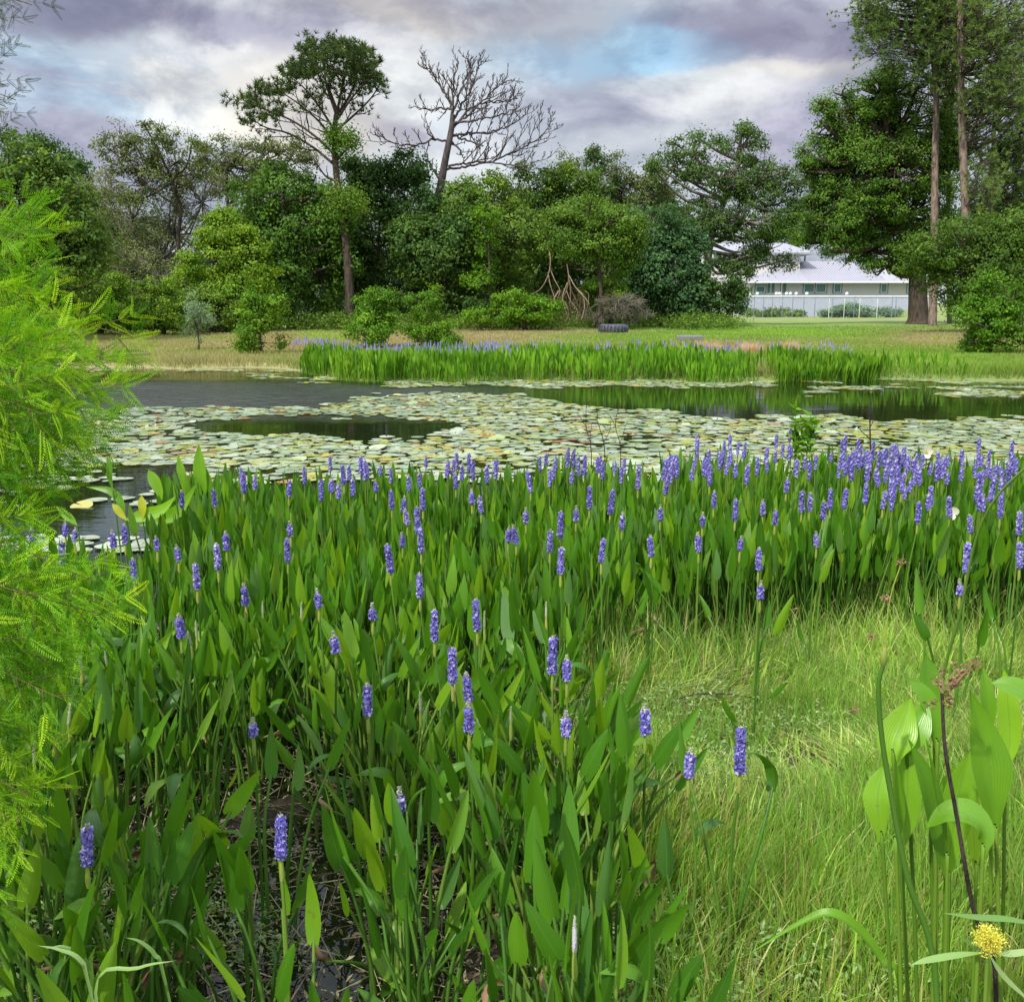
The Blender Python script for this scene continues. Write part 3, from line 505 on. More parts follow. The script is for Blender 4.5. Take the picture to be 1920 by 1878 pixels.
# right-hand pines
def side_pine(label, base, D, trunk, lobes, tr, ntuft, vine=False):
    b0 = P(base, 600, D); b0[2] = float(ground_z(b0[0], D))-.05
    t = thing('pine_tree', label, 'tree', tuple(b0), 'tall pines at the right edge')
    mb = MB(); tp = np.vstack(([b0], pline(D, trunk, 4))); V, Fc = tube(tp, np.linspace(tr, tr*.45, len(tp)), 9); mb.add(V, Fc, 'bark_pine'); tips = []
    for (px, py, rx, ry) in lobes:
        for _ in range(max(4, int(ntuft*rx*ry/4000))):
            a = random.uniform(0, 6.283); r_ = random.random()**.5; e = P(px+rx*r_*math.cos(a), py+ry*r_*math.sin(a), D+random.uniform(-1, 1)*rx*.03)
            q = tp[np.argmin(np.linalg.norm(tp-e+np.array((0, 0, .8)), axis=1))]; mid = q*.5+e*.5+R.normal(size=3)*.25-np.array((0, 0, .25))
            V, Fc = tube(smooth([q, mid, e], 3), np.linspace(.05, .014, 7), 4); mb.add(V, Fc, 'bark')
            for _k in range(9):
                o_ = mid*.4+e*.6+R.normal(size=3)*.1; ee = e+R.normal(size=3)*.42; V, Fc = segs([o_], [ee], .016, .008); mb.add(V, Fc, 'bark'); tips.append((ee, ee-q+R.normal(size=3)*.3))
    mb.build('trunk', t, tuple(b0)); c_ = MB(); E = np.array([x[0] for x in tips]); Ed = np.array([x[1] for x in tips])
    E = np.repeat(E, 3, 0)+R.normal(size=(len(E)*3, 3))*.12; Ed = np.repeat(Ed, 3, 0)
    pine_tuft(E, Ed, 13, .24, .030, c_, 't_pine'); c_.build('crown', t, tuple(E.mean(0)))
    if vine:
        k = R.uniform(.0, 1., 240); v = tp[(k*(len(tp)-4)).astype(int)+2]; pos = np.repeat(v+R.normal(size=v.shape)*.28, 24, 0)+R.normal(size=(240*24, 3))*.16
        V, Fc = cards(pos, R.normal(size=pos.shape)+(0, -.6, .5), .13, .6); MB().add(V, Fc, 't_fresh', np.repeat(R.random(240*24)*.99, 4)).build('vine', t, tuple(tp[6]))
side_pine('pine with a pinkish bare trunk standing just right of the big oak trunk', 1749, 58, [(1750, 540), (1752, 420), (1753, 300), (1755, 180), (1745, 40), (1740, -60)], [(1700, 20, 80, 60), (1640, 70, 44, 46), (1625, 15, 34, 24), (1740, 110, 70, 60), (1780, 40, 70, 60), (1720, -50, 90, 40)], .24, 40)
side_pine('second pine, trunk wrapped in green vine, between two bare pine trunks', 1781, 63, [(1780, 520), (1778, 400), (1780, 280), (1788, 150), (1795, -40)], [(1790, 190, 50, 60), (1800, 60, 70, 60), (1760, 250, 40, 50), (1830, 270, 36, 40)], .16, 34, True)
side_pine('pine with the thickest pale trunk rising above the low canopy', 1815, 56, [(1812, 540), (1811, 415), (1806, 300), (1802, 180), (1800, 20), (1800, -80)], [(1860, 100, 70, 60), (1850, -10, 80, 50), (1880, 190, 50, 60), (1850, 340, 40, 50), (1910, 60, 50, 60), (1830, 210, 36, 50)], .27, 36)
side_pine('slim pine at the right edge with foliage hanging low beside its trunk', 1858, 60, [(1859, 500), (1860, 400), (1862, 280), (1870, 120), (1880, -40)], [(1900, 260, 46, 50), (1900, 360, 46, 50), (1880, 430, 40, 30), (1915, 130, 50, 70), (1870, 310, 30, 40), (1940, 300, 50, 120)], .16, 40)
# hanging vine stems under the ear tree
D = 51; q0 = P(1050, 600, D); q0[2] = .45
vt = thing('hanging_vines', 'pale bare vine stems fanning down like roots under the ear tree', 'vines', tuple(q0)); mb = MB()
VL = [[(1030, 472), (1032, 490), (1028, 515), (1015, 540), (998, 552)], [(1030, 500), (1040, 525), (1050, 545), (1045, 560)], [(1028, 515), (1032, 535), (1040, 560), (1045, 585)], [(1063, 495), (1066, 520), (1062, 545), (1048, 570), (1044, 598)], [(1066, 515), (1080, 540), (1098, 560), (1105, 570)], [(1066, 520), (1072, 545), (1085, 575), (1094, 590)], [(1064, 530), (1055, 555), (1058, 575), (1064, 592)], [(1068, 525), (1070, 555), (1068, 575), (1076, 595)], [(1080, 540), (1092, 553), (1096, 575), (1090, 600)], [(1062, 545), (1070, 565), (1082, 582), (1080, 600)], [(1050, 558), (1062, 572), (1066, 590), (1060, 604)], [(1048, 545), (1038, 562), (1036, 575)], [(1096, 545), (1104, 555), (1098, 590)]]
for q in VL:
    V, Fc = tube(pline(D, q, 4, random.uniform(-.6, .6)), np.linspace(.030, .014, len(q)*4-3), 5); mb.add(V, Fc, 'bark_vine')
for _ in range(110):
    a = random.uniform(1020, 1100); c_ = random.uniform(540, 590); V, Fc = tube(pline(D, [(a, c_), (a+random.uniform(-8, 8), c_+10), (a+random.uniform(-12, 12), c_+random.uniform(15, 32))], 2, .5), .014, 3); mb.add(V, Fc, 'bark_vine')
mb.build('stems', vt, tuple(q0))

# ------------------------------------------------------------------ house, fences, tyre, slab
def box(mb, x0, x1, y0, y1, z0, z1, mat):
    V = [(x, y, z) for z in (z0, z1) for y in (y0, y1) for x in (x0, x1)]
    mb.add([V[i] for i in (0, 1, 3, 2)]+[V[i] for i in (4, 5, 7, 6)]+[], [(0, 3, 2, 1), (4, 5, 6, 7), (0, 1, 5, 4), (1, 2, 6, 5), (2, 3, 7, 6), (3, 0, 4, 7)], mat)
D = 104
def hx(px, d=D): return float(P(px, 560, d)[0])
def hz(py, d=D): return float(P(1500, py, d)[2])
hs = thing('white_house', 'white house with lavender metal roofs behind the white fence', 'house', (hx(1500), D, .5))
mb = MB(); box(mb, hx(1405), hx(1760), D, D+12, .4, hz(527), 'wall'); mb.build('wall', hs, (hx(1500), D, .5), False)
mb = MB(); box(mb, hx(1340), hx(1512), D+3, D+16, .4, hz(474, D+3), 'wall'); mb.build('upper_wall', hs, (hx(1400), D+3, .5), False)
mb = MB(); e = hz(527); x0, x1 = hx(1398), hx(1768); y0, y1 = D-.7, D+12.7; zr = hz(490, D+6); hr = 6.2
V = [(x0, y0, e), (x1, y0, e), (x1, y1, e), (x0, y1, e), (x0+hr, (y0+y1)/2, zr), (x1-hr, (y0+y1)/2, zr)]
V += [(a, b_, c_-.18) for a, b_, c_ in V[:4]]
mb.add(V, [(0, 1, 5, 4), (2, 3, 4, 5), (0, 6, 7, 1), (1, 7, 8, 2), (3, 2, 8, 9), (0, 3, 9, 6), (6, 9, 8, 7)], 'roof_metal'); mb.add(V, [(1, 2, 5), (3, 0, 4)], 'roof_metal')
for i in range(30):
    xx = x0+hr+(x1-x0-2*hr)*i/29; s_ = segs([(xx, y0+.05, e+.03)], [(xx, (y0+y1)/2, zr+.03)], .025, .025); mb.add(*s_, 'roof_metal')
mb.build('roof', hs, ((x0+x1)/2, y0, e), False)
mb = MB(); e2 = hz(474, D+3); x0, x1 = hx(1334, D+3), hx(1518, D+3); y0, y1 = D+2.4, D+16.6; zr = hz(458, D+3)+.5
V = [(x0, y0, e2), (x1, y0, e2), (x1, y1, e2), (x0, y1, e2), (x0+1.2, (y0+y1)/2, zr), (x1-1.2, (y0+y1)/2, zr)]; V += [(a, b_, c_-.2) for a, b_, c_ in V[:4]]
mb.add(V, [(0, 1, 5, 4), (2, 3, 4, 5), (0, 6, 7, 1), (1, 7, 8, 2), (3, 2, 8, 9), (0, 3, 9, 6), (6, 9, 8, 7)], 'roof_metal'); mb.add(V, [(1, 2, 5), (3, 0, 4)], 'roof_metal')
mb.build('upper_roof', hs, ((x0+x1)/2, y0, e2), False)
mb = MB(); box(mb, hx(1398), hx(1768), D-.85, D-.705, hz(527)-.2, hz(527)-.02, 'trim'); mb.build('gutter', hs, (hx(1500), D-.8, 3), False)
for (a, b_, t_, bt) in [(1416, 1434, 536, 549), (1506, 1526, 531, 549), (1528, 1548, 531, 549), (1562, 1576, 531, 549), (1650, 1662, 531, 549), (1700, 1716, 531, 549)]:
    X0, X1, Z0, Z1 = hx(a), hx(b_), hz(bt), hz(t_); f_ = .07
    mb = MB(); box(mb, X0-f_*1.6, X1+f_*1.6, D-.035, D+.05, Z0-f_, Z0, 'teal'); box(mb, X0-f_*1.6, X1+f_*1.6, D-.035, D+.05, Z1, Z1+f_*1.5, 'teal'); box(mb, X0-f_*1.6, X0, D-.033, D+.05, Z0, Z1, 'teal'); box(mb, X1, X1+f_*1.6, D-.033, D+.05, Z0, Z1, 'teal')
    box(mb, X0, X0+f_, D-.045, D+.05, Z0, Z1, 'trim'); box(mb, X1-f_, X1, D-.045, D+.05, Z0, Z1, 'trim'); box(mb, X0+f_, X1-f_, D-.045, D+.05, Z0, Z0+f_, 'trim'); box(mb, X0+f_, X1-f_, D-.045, D+.05, Z1-f_, Z1, 'trim')
    wi = mb.build('window', hs, (X0, D, Z0), False)
    mb = MB(); box(mb, X0+f_, X1-f_, D-.015, D+.03, Z0+f_, Z1-f_, 'window_glass'); pa = mb.mesh('pane', False)
    o = bpy.data.objects.new('pane', pa); col.objects.link(o); o.parent = wi; o.location = Vector((-X0, -D, -Z0))
for a in (1438, 1446, 1462, 1468):
    mb = MB(); box(mb, hx(a), hx(a+5), D-.03, D+.03, hz(549), hz(531), 'teal'); mb.build('shutter', hs, (hx(a), D, 2.3), False)
mb = MB(); mb.add(*tube([(hx(1463.5), D-.5, hz(529)), (hx(1463.5), D-.25, hz(534)), (hx(1464), D-.2, .5)], .06, 8), 'trim'); mb.build('downpipe', hs, (hx(1463), D, 1))
wf = thing('white_fence', 'long white panel fence in front of the house', 'fence', (hx(1540, 100), 100, .5))
def wx(px, d=100): return float(P(px, 560, d)[0])
mb = MB(); zt = float(P(1500, 557, 100)[2]); box(mb, wx(1355), wx(1745), 100, 100.06, .3, zt, 'fence_white')
for i in range(60): xx = wx(1355)+(wx(1745)-wx(1355))*i/59; box(mb, xx-.02, xx+.02, 99.985, 100.0, .35, zt-.03, 'fence_white')
mb.build('panels', wf, (wx(1540), 100, .5), False)
mb = MB(); box(mb, wx(1353), wx(1747), 99.95, 100.11, zt+.002, zt+.14, 'trim'); mb.build('top_rail', wf, (wx(1540), 100, zt), False)
sph = []
for a in (1420, 1456, 1462, 1475, 1482, 1493, 1513, 1588):
    q = P(a, 549, 100.03); th = np.linspace(0, math.pi, 7); V, Fc = tube([(q[0], 100.03, zt+.14+.02+.16*(1-math.cos(t_))) for t_ in th], np.sin(th)*.15+.012, 8); MB().add(V, Fc, 'trim').build('post_cap', wf, (q[0], 100, zt))
cf = thing('wire_fence', 'dark metal-post wire fence in front of the white fence', 'fence', (wx(1560, 88), 88, .5))
posts = [1399, 1415, 1432, 1449, 1468, 1487, 1508, 1529, 1556, 1562, 1603, 1674, 1681, 1709]
for a in posts:
    q = P(a, 556, 88); mb = MB(); mb.add(*tube([(q[0], 88, .3), (q[0], 88, q[2]), (q[0], 88, q[2]+.03)], [.035, .035, .005], 8), 'post_metal'); mb.build('post', cf, (q[0], 88, .5))
for a in (1584, 1613, 1646, 1555.5):
    q = P(a, 560, 86); mb = MB(); mb.add(*tube([(q[0], 86, .3), (q[0], 86, q[2]), (q[0], 86, q[2]+.03)], [.035, .035, .005], 8), 'post_pale'); mb.build('post', cf, (q[0], 86, .5))
za = float(P(1500, 557, 88)[2]); mb = MB(); mb.add(*segs([(wx(1399, 88), 88, za)], [(wx(1715, 88), 88, za)], .022, .022, 6), 'post_metal')
n = 130; xs = np.linspace(wx(1399, 88), wx(1715, 88), n); hh = za-.5
mb.build('rail', cf, (wx(1540, 88), 88, za))
mb = MB(); mb.add(*segs(np.stack((xs, np.full(n, 88.), np.full(n, .5)), 1), np.stack((xs+hh*.6, np.full(n, 88.), np.full(n, za)), 1), .004, .004), 'post_metal'); mb.add(*segs(np.stack((xs, np.full(n, 88.), np.full(n, .5)), 1), np.stack((xs-hh*.6, np.full(n, 88.), np.full(n, za)), 1), .004, .004), 'post_metal')
mb.build('wire_mesh', cf, (wx(1540, 88), 88, 1))
# tyre lying on the field
q = P(1150, 612, 49.); q[2] = float(ground_z(q[0], 49.))-.02; a = np.linspace(0, 2*math.pi, 41)[:-1]
def lathe(prof, n=40):
    V = np.array([(r*math.cos(t_), r*math.sin(t_), z) for r, z in prof for t_ in np.arange(n)*2*math.pi/n]); i = np.arange(len(prof)-1)[:, None]*n; j = np.arange(n)[None]
    return V, np.stack((i+j, i+(j+1) % n, i+n+(j+1) % n, i+n+j), -1).reshape(-1, 4)
ty = thing('tractor_tyre', 'old dark tyre lying flat on the field before the brush heap', 'tyre', tuple(q))
V, Fc = lathe([(.40, .05), (.58, 0), (.68, .06), (.70, .20), (.68, .34), (.58, .40), (.42, .37), (.38, .22), (.40, .05)]); V += q; mb = MB().add(V, Fc, 'rubber')
for k in range(26):
    t_ = k*2*math.pi/26; c_ = q+np.array((math.cos(t_)*.70, math.sin(t_)*.70, .2)); mb.add(*segs([c_+(0, 0, -.14)], [c_+(-math.sin(t_)*.1, math.cos(t_)*.1, .14)], .03, .03, 4), 'rubber')
mb.build('tread', ty, tuple(q)); V, Fc = lathe([(.0, .2), (.2, .22), (.37, .18), (.39, .10)]); MB().add(V+q, Fc, 'rim_rust').build('rim', ty, tuple(q))
# culvert slab
q = G(1292, 646, .1); mb = MB()
V = np.array([(-.95, -.5, 0), (.75, -.6, 0), (.95, .35, .0), (-.75, .5, .0)])*(.62, .8, 1); n_ = np.concatenate((V+(0, 0, .20), V+(0, 0, .33), V*.96+(0, 0, .36)))
mb.add(n_+q, [(0, 1, 5, 4), (1, 2, 6, 5), (2, 3, 7, 6), (3, 0, 4, 7), (4, 5, 9, 8), (5, 6, 10, 9), (6, 7, 11, 10), (7, 4, 8, 11), (8, 9, 10, 11), (3, 2, 1, 0)], 'concrete')
sl_ = mb.build('culvert', None, tuple(q), False); sl_.location = q
V, Fc = tube([q+(.1, -.3, -.05), q+(.1, .3, -.05)], [.25, .25], 14)
pc = MB().add(V, Fc, 'concrete').build('pipe', sl_, tuple(q))
tag(sl_, 'grey concrete slab jutting from the bank behind the far pickerelweed', 'culvert')
# ------------------------------------------------------------------ grass and litter (stuff)
def blades(C, h, w, lean, tint, mb, mat, segn=3):
    """C roots, h heights, lean = horizontal displacement of the tip"""
    n = len(C); t = np.linspace(0, 1, segn+1); az_ = R.uniform(0, math.pi, n)
    sd_ = np.stack((np.cos(az_), np.sin(az_)*.6, np.zeros(n)), 1)*w[:, None]
    V = []
    for k in t:
        c_ = C+lean*(k**1.8)*h[:, None]+np.stack((0*h, 0*h, h*k*(1-.35*k*np.minimum(1, np.linalg.norm(lean, axis=1)))), 1)
        ww = (1-k**1.5)*.5+.04
        V += [c_-sd_*ww, c_+sd_*ww]
    V = np.stack(V, 1); m_ = 2*(segn+1); i = (np.arange(n)*m_)[:, None]
    Fc = np.concatenate([np.stack((i+2*k, i+2*k+1, i+2*k+3, i+2*k+2), -1).reshape(-1, 4) for k in range(segn)])
    mb.add(V.reshape(-1, 3), Fc, mat, np.repeat(tint, m_))
def in_stand(x, y):
    """near pickerelweed bed"""
    right = np.interp(y, [1.4, 2.2, 2.8, 3.1, 3.5, 4.1, 4.7], [.20, .30, .40, .18, .14, .24, .6])+.04*np.sin(y*9.)
    back = 4.75+.14*np.sin(x*4)+np.clip(x-2.2, 0, 2)*.15
    A = (x < right) | (y > back)
    far_ = 6.9+.75/(1+np.exp(-(x-.9)*2.4))+.12*np.sin(x*5)
    left = (y < 4.75) | (x > -.345*y-.05)
    return A & (y < far_) & left
def near_pts(n, y0, y1, keep):
    y = np.sqrt(R.uniform(y0**2, y1**2, n)); x = R.uniform(-.60, .60, n)*y; k = keep(x, y); return x[k], y[k]
x, y = near_pts(215000, 1.35, 6.0, lambda x, y: (x > .0+.10*(y-2)) & (y < 4.95+.2*np.sin(x*3)) | (x > .3) & (y > 4.9) & (R.random(len(x)) < .15))
ks = in_stand(x, y); kk = ~ks | (R.random(len(x)) < .35); x, y = x[kk], y[kk]
cl = wob(x, y, 2.2); keep = R.random(len(x)) < np.clip(.62+.38*cl, .2, 1); x, y, cl = x[keep], y[keep], cl[keep]
n = len(x); near = np.clip((3.4-y)/1.2, 0, 1)
h = R.uniform(.07, .17, n)*(1+.5*cl)+near*R.random(n)**2*.16
la = 3*wob(x, y, 1.1, 4)+R.normal(size=n)*.9; lm = R.uniform(.1, 1.3, n)*np.where(y > 3.2, 1.35, .45)
lean = np.stack((np.cos(la)*lm, np.sin(la)*lm, 0*x), 1)
mb = MB(); blades(np.stack((x, y, ground_z(x, y)-.01), 1), h, R.uniform(.0032, .0075, n)*(.8+.15*y), lean, np.clip(.55+.2*wob(x, y, 2.6, 1)-.3*(y > 3.3)*R.random(n)+.06+R.normal(size=n)*.24, 0, .995), mb, 'grass')
x, y = near_pts(60000, 1.4, 4.7, lambda x, y: (x > .3+.08*(y-2)) & (wob(x, y, 2.8, 8) > -.05) & ~in_stand(x, y)); n = len(x)
h = R.uniform(.12, .30, n)*np.where(y > 3.4, .7, 1.); lean = R.normal(size=(n, 3))*(.22, .22, 0)
blades(np.stack((x, y, ground_z(x, y)-.01), 1), h, R.uniform(.004, .0075, n), lean, np.clip(R.uniform(.45, .97, n), 0, .995), mb, 'grass')
x, y = near_pts(60000, 4.1, 5.5, lambda x, y: (x > .15) & (wob(x, y, 3., 5) > -.3)); n = len(x); x, y = x[:6500], y[:6500]; n = len(x)
blades(np.stack((x, y, ground_z(x, y)-.01), 1), R.uniform(.10, .34, n)*(1+.4*wob(x, y, 2.)), R.uniform(.004, .009, n), R.normal(size=(n, 3))*(.3, .25, 0), R.uniform(0, .95, n), mb, 'grass')
o = mb.build('grass'); tag(o, 'soft yellow-green marsh grass in the clearing at lower right', 'grass', kind='stuff')
# litter and creeping herbs under the plants
x, y = near_pts(80000, 1.3, 5.2, lambda x, y: (x < .5+.2*(y-2))); n = len(x)
keep = R.random(n) < np.clip(.5+.5*wob(x, y, 4., 3), .1, 1); x, y = x[keep], y[keep]; n = len(x)
pos = np.stack((x, y, np.maximum(ground_z(x, y), 0)+R.random(n)**2*.06+.004), 1)
V, Fc = cards(pos, R.normal(size=(n, 3))+(0, 0, 1.), R.uniform(.008, .03, n), .35); mb = MB().add(V, Fc, 'litter', np.repeat(R.random(n)*.99, 4))
n2_ = 2600; x, y = near_pts(9000, 1.3, 5.2, lambda x, y: (x < .6+.2*(y-2))); x, y = x[:n2_], y[:n2_]; n2_ = len(x); a = R.uniform(0, 6.28, n2_); ln_ = R.uniform(.06, .3, n2_)
A = np.stack((x, y, np.maximum(ground_z(x, y), 0)+R.random(n2_)*.05), 1); B = A+np.stack((np.cos(a)*ln_, np.sin(a)*ln_, R.uniform(-.02, .10, n2_)), 1)
mb.add(*segs(A, B, R.uniform(.001, .0035, n2_), .0012), 'litter', np.repeat(R.random(n2_)*.99, 6))
o = mb.build('plant_litter'); tag(o, 'pale dead leaves and stalk litter on the dark wet mud', 'plant litter', kind='stuff')
x, y = near_pts(26000, 1.3, 4.6, lambda x, y: (wob(x, y, 1.6, 7) > .25) & (x < 1.6)); n = len(x); h0 = R.random(n)*.13
pos = np.stack((x, y, ground_z(x, y)+h0), 1); pos = np.repeat(pos, 4, 0)+R.normal(size=(4*n, 3))*.014
V, Fc = cards(pos, R.normal(size=pos.shape)+(0, 0, 1.2), R.uniform(.012, .028, 4*n), .32); mb = MB().add(V, Fc, 'herb', np.repeat(R.random(4*n)*.99, 4))
o = mb.build('creeping_herbs'); tag(o, 'small-leaved creeping herbs carpeting the ground under the taller plants', 'herbs', kind='stuff')
# far field grass
n = 330000; y = R.uniform(23.2, 60, n)**1.0; y = 23.2+(y-23.2)*R.random(n)**.35; x = R.uniform(-.62, .62, n)*y; k = (y > shore_far(x)+.05); x, y = x[k], y[k]; n = len(x)
px, py = pix(np.stack((x, y, ground_z(x, y)), 1))
tint = .55+.22*wob(x, y, .25, 2)
def bl(a, b_, ra, rb): return np.exp(-((px-a)/ra)**2-((py-b_)/rb)**2)
tint += -.22*bl(330, 640, 300, 26)-.55*bl(610, 630, 90, 14)-.45*bl(950, 625, 160, 20)-.6*bl(1760, 632, 100, 16)+.45*bl(1450, 615, 300, 22)+.4*bl(1750, 680, 260, 26)+.2*bl(1150, 640, 200, 16)-.5*bl(1320, 650, 50, 10)-.4*bl(1420, 655, 60, 9)
bank = np.clip(1-(y-shore_far(x))/4.5, 0, 1)
h = R.uniform(.05, .13, n)+bank*R.random(n)*.30*(1+wob(x, y, .8))
lean = np.stack((R.normal(size=n)*.5, R.normal(size=n)*.5, 0*x), 1)
mb = MB(); blades(np.stack((x, y, ground_z(x, y)-.01), 1), h, np.where(bank > 0, .016, .03)+.0*h, lean, np.clip(tint+R.normal(size=n)*.09, 0, .995), mb, 'far_grass', 2)
o = mb.build('field_grass'); tag(o, 'green and tan grass covering the far bank and field', 'grass', kind='stuff')
# undergrowth at the foot of the wood
x = R.uniform(-26, 12, 900); y = 51.5+R.random(900)*5+.4*np.sin(x)+np.where(np.abs(x-5.3) < 3, 2.5, 0); hh = R.random(900)*.5; pos = np.stack((x, y, .5+hh), 1)
pos = np.repeat(pos, 46, 0)+R.normal(size=(900*46, 3))*(.35, .3, .2); pos = pos[pos[:, 2] > .42]; V, Fc = cards(pos, R.normal(size=pos.shape)+(0, -.2, .8), R.uniform(.08, .2, len(pos)), .5)
mb = MB().add(V, Fc, 't_md', np.repeat(R.random(len(pos))*.99, 4)); o = mb.build('undergrowth'); tag(o, 'low leafy undergrowth along the foot of the wood', 'undergrowth', kind='stuff')
# tufts of straw on the bank
for k, (px_, py_, r_, lb) in enumerate([(1325, 655, .45, 'largest pinkish straw tuft beside the concrete slab'), (1405, 658, .28, 'small straw tuft, middle of the three right of the slab'), (1480, 655, .24, 'tawny straw tuft nearest the right end of the far strip')]):
    q = G(px_, py_+8, .12); n = 900; a = R.uniform(0, 6.28, n); rr = R.random(n)**.5*r_; C = np.stack((q[0]+rr*np.cos(a), q[1]+rr*np.sin(a)*.6, np.full(n, .1)), 1)
    mb = MB(); blades(C, R.uniform(.25, .55, n)*(1.25-.6*rr/r_), np.full(n, .014), np.stack((np.cos(a)*.6, np.sin(a)*.4, 0*a), 1)*R.uniform(.2, 1.2, (n, 1)), R.random(n)*.99, mb, 'straw')
    o = mb.build('straw_tuft', None, tuple(q)); tag(o, lb, 'dry grass', 'dry straw tufts on the far bank')

# ------------------------------------------------------------------ pickerelweed
tt = np.array([0, .03, .09, .2, .36, .54, .71, .85, .95, 1.]); wp = np.array([.30, .72, .93, 1., .93, .78, .58, .37, .18, .015])
def leaf_mesh(mb, base, d0, length, hw, bend, fold, facing, mat, tint=0., ts=tt, ws=wp, wave=0., nu=5, twist=0.):
    """blade starting at base along d0, arching by bend towards facing"""
    d0 = unit(np.asarray(d0, float)); f_ = unit(np.asarray(facing, float)-d0*np.dot(facing, d0)); s_ = np.cross(d0, f_)
    us = np.linspace(-1, 1, nu); V = []; ang = 0; p = np.array(base, float); prev = 0
    for t_, w_ in zip(ts, ws):
        ang = bend*t_; dd = d0*math.cos(ang)+f_*math.sin(ang); nn = f_*math.cos(ang)-d0*math.sin(ang)
        p = p+dd*(t_-prev)*length; prev = t_; tw = twist*t_; sx = s_*math.cos(tw)+nn*math.sin(tw); nx_ = nn*math.cos(tw)-s_*math.sin(tw)
        for u_ in us: V.append(p+sx*u_*hw*w_-dd*(abs(u_)**1.5*.10*length*(1 if t_ < .05 else 0))+nx_*(abs(u_)*fold*hw*w_+wave*hw*math.sin(t_*9+u_*2)*abs(u_)))
    n_ = len(ts); i = np.arange(n_-1)[:, None]*nu; j = np.arange(nu-1)[None]
    mb.add(V, np.stack((i+j, i+j+1, i+nu+j+1, i+nu+j), -1).reshape(-1, 4), mat, tint, np.tile(us, n_)); return p
def make_leaf(h, Ln, hw, lean, bend, fold, seed, twist=0., bm='pw_leaf'):
    rng = random.Random(seed); mb = MB(); a = lean
    pts = np.array([(0, 0, -.03), (a*.12, .0, h*.35), (a*.45, rng.uniform(-.01, .01), h*.72), (a, 0, h)]); pts = smooth(pts, 3)
    V, Fc = tube(pts, np.linspace(.0062, .0036, len(pts)), 6); mb.add(V, Fc, 'pw_stalk', .1)
    d = pts[-1]-pts[-2]; fc = (math.cos(rng.uniform(0, 6.28)), math.sin(rng.uniform(0, 6.28)), .2)
    leaf_mesh(mb, pts[-1], unit(d)+np.array((rng.uniform(-.2, .2), rng.uniform(-.2, .2), 0)), Ln, hw, bend, fold, fc, bm, twist=twist)
    return mb.mesh('leaf')
LV = []
for k in range(26):
    LV.append(make_leaf(random.uniform(.26, .47), random.uniform(.105, .160), random.uniform(.0145, .024), random.uniform(.0, .12), random.uniform(-.2, .4), random.uniform(.2, .7), k, random.uniform(-.6, .6)))
for k in range(4): LV.append(make_leaf(random.uniform(.28, .42), .14, .021, .10, random.uniform(1.6, 2.6), .3, 50+k))     # folded over
DEAD = [make_leaf(random.uniform(.12, .28), .12, .011, .16, random.uniform(1.5, 3.), .9, 90+k, 1.2, 'dry') for k in range(3)]
SHORT = [make_leaf(random.uniform(.12, .24), random.uniform(.10, .14), random.uniform(.014, .023), random.uniform(.02, .1), random.uniform(-.2, .7), .4, 80+k) for k in range(8)]
HS = [.42, .46, .50, .54, .58, .62, .66, .70]
def make_stem(h, seed):
    rng = random.Random(seed); mb = MB(); b_ = rng.uniform(-.03, .03)
    pts = smooth([(0, 0, -.05), (b_, rng.uniform(-.01, .01), h*.5), (0, 0, h-.035)], 4); V, Fc = tube(pts, np.linspace(.0052, .0035, len(pts)), 6); mb.add(V, Fc, 'pw_stalk', .7)
    V, Fc = tube([(0, 0, h-.055), (.001, 0, h-.04), (0, 0, h-.02), (0, 0, h+.004)], [.0045, .0062, .005, .0035], 7); mb.add(V, Fc, 'sheath', .5)
    return mb.mesh('flower_stem')
STEM = [[make_stem(h, 7*i+j) for j in range(2)] for i, h in enumerate(HS)]
def spike_geo(mb, hgt, r, open_, base=np.zeros(3), rows=17, per=9, low=False):
    """open_ = share of the spike in bloom from the bottom"""
    V, Fc = tube([base+(0, 0, hgt*t_) for t_ in (0, .3, .6, .85, 1.)], [r*.5, r*.55, r*.45, r*.26, r*.05], 6 if not low else 4)
    mb.add(V, Fc, 'flower_bud' if open_ < .2 else 'flower', .12)
    C = []; N = []; T_ = []; S = []; Mm = []
    for i in range(rows):
        t_ = (i+.5)/rows
        for j in range(per):
            a = 6.283*(j+.5*(i % 2)+random.uniform(-.15, .15))/per; bl_ = t_ < open_
            rad = r*(1.-.25*t_) if bl_ else r*(.62-.45*(t_-open_)/(1.001-open_))
            o_ = np.array((math.cos(a), math.sin(a), random.uniform(-.1, .35))); C.append(base+np.array((math.cos(a)*rad*.62, math.sin(a)*rad*.62, hgt*t_+random.uniform(-.002, .002)))); N.append(o_)
            T_.append(random.random()*.98); S.append((r*1.05 if bl_ else r*.5)*random.uniform(.6, 1.35)); Mm.append(bl_)
    C, N, T_, S, Mm = map(np.array, (C, N, T_, S, Mm)); k = 1 if low else 3
    for q in range(k):
        for flag, mt in ((True, 'flower'), (False, 'flower_bud')):
            z_ = Mm == flag
            if z_.any():
                nn = unit(N[z_])+R.normal(size=(z_.sum(), 3))*(.35 if q == 0 else .8)
                V, Fc = cards(C[z_]+unit(N[z_])*S[z_][:, None]*.25*q*.5+R.normal(size=(z_.sum(), 3))*.001, nn, S[z_]*(1.1 if q == 0 else .9), .62); mb.add(V, Fc, mt, np.repeat(np.clip(T_[z_]+.15*q, 0, .99), 4))
SPK = []
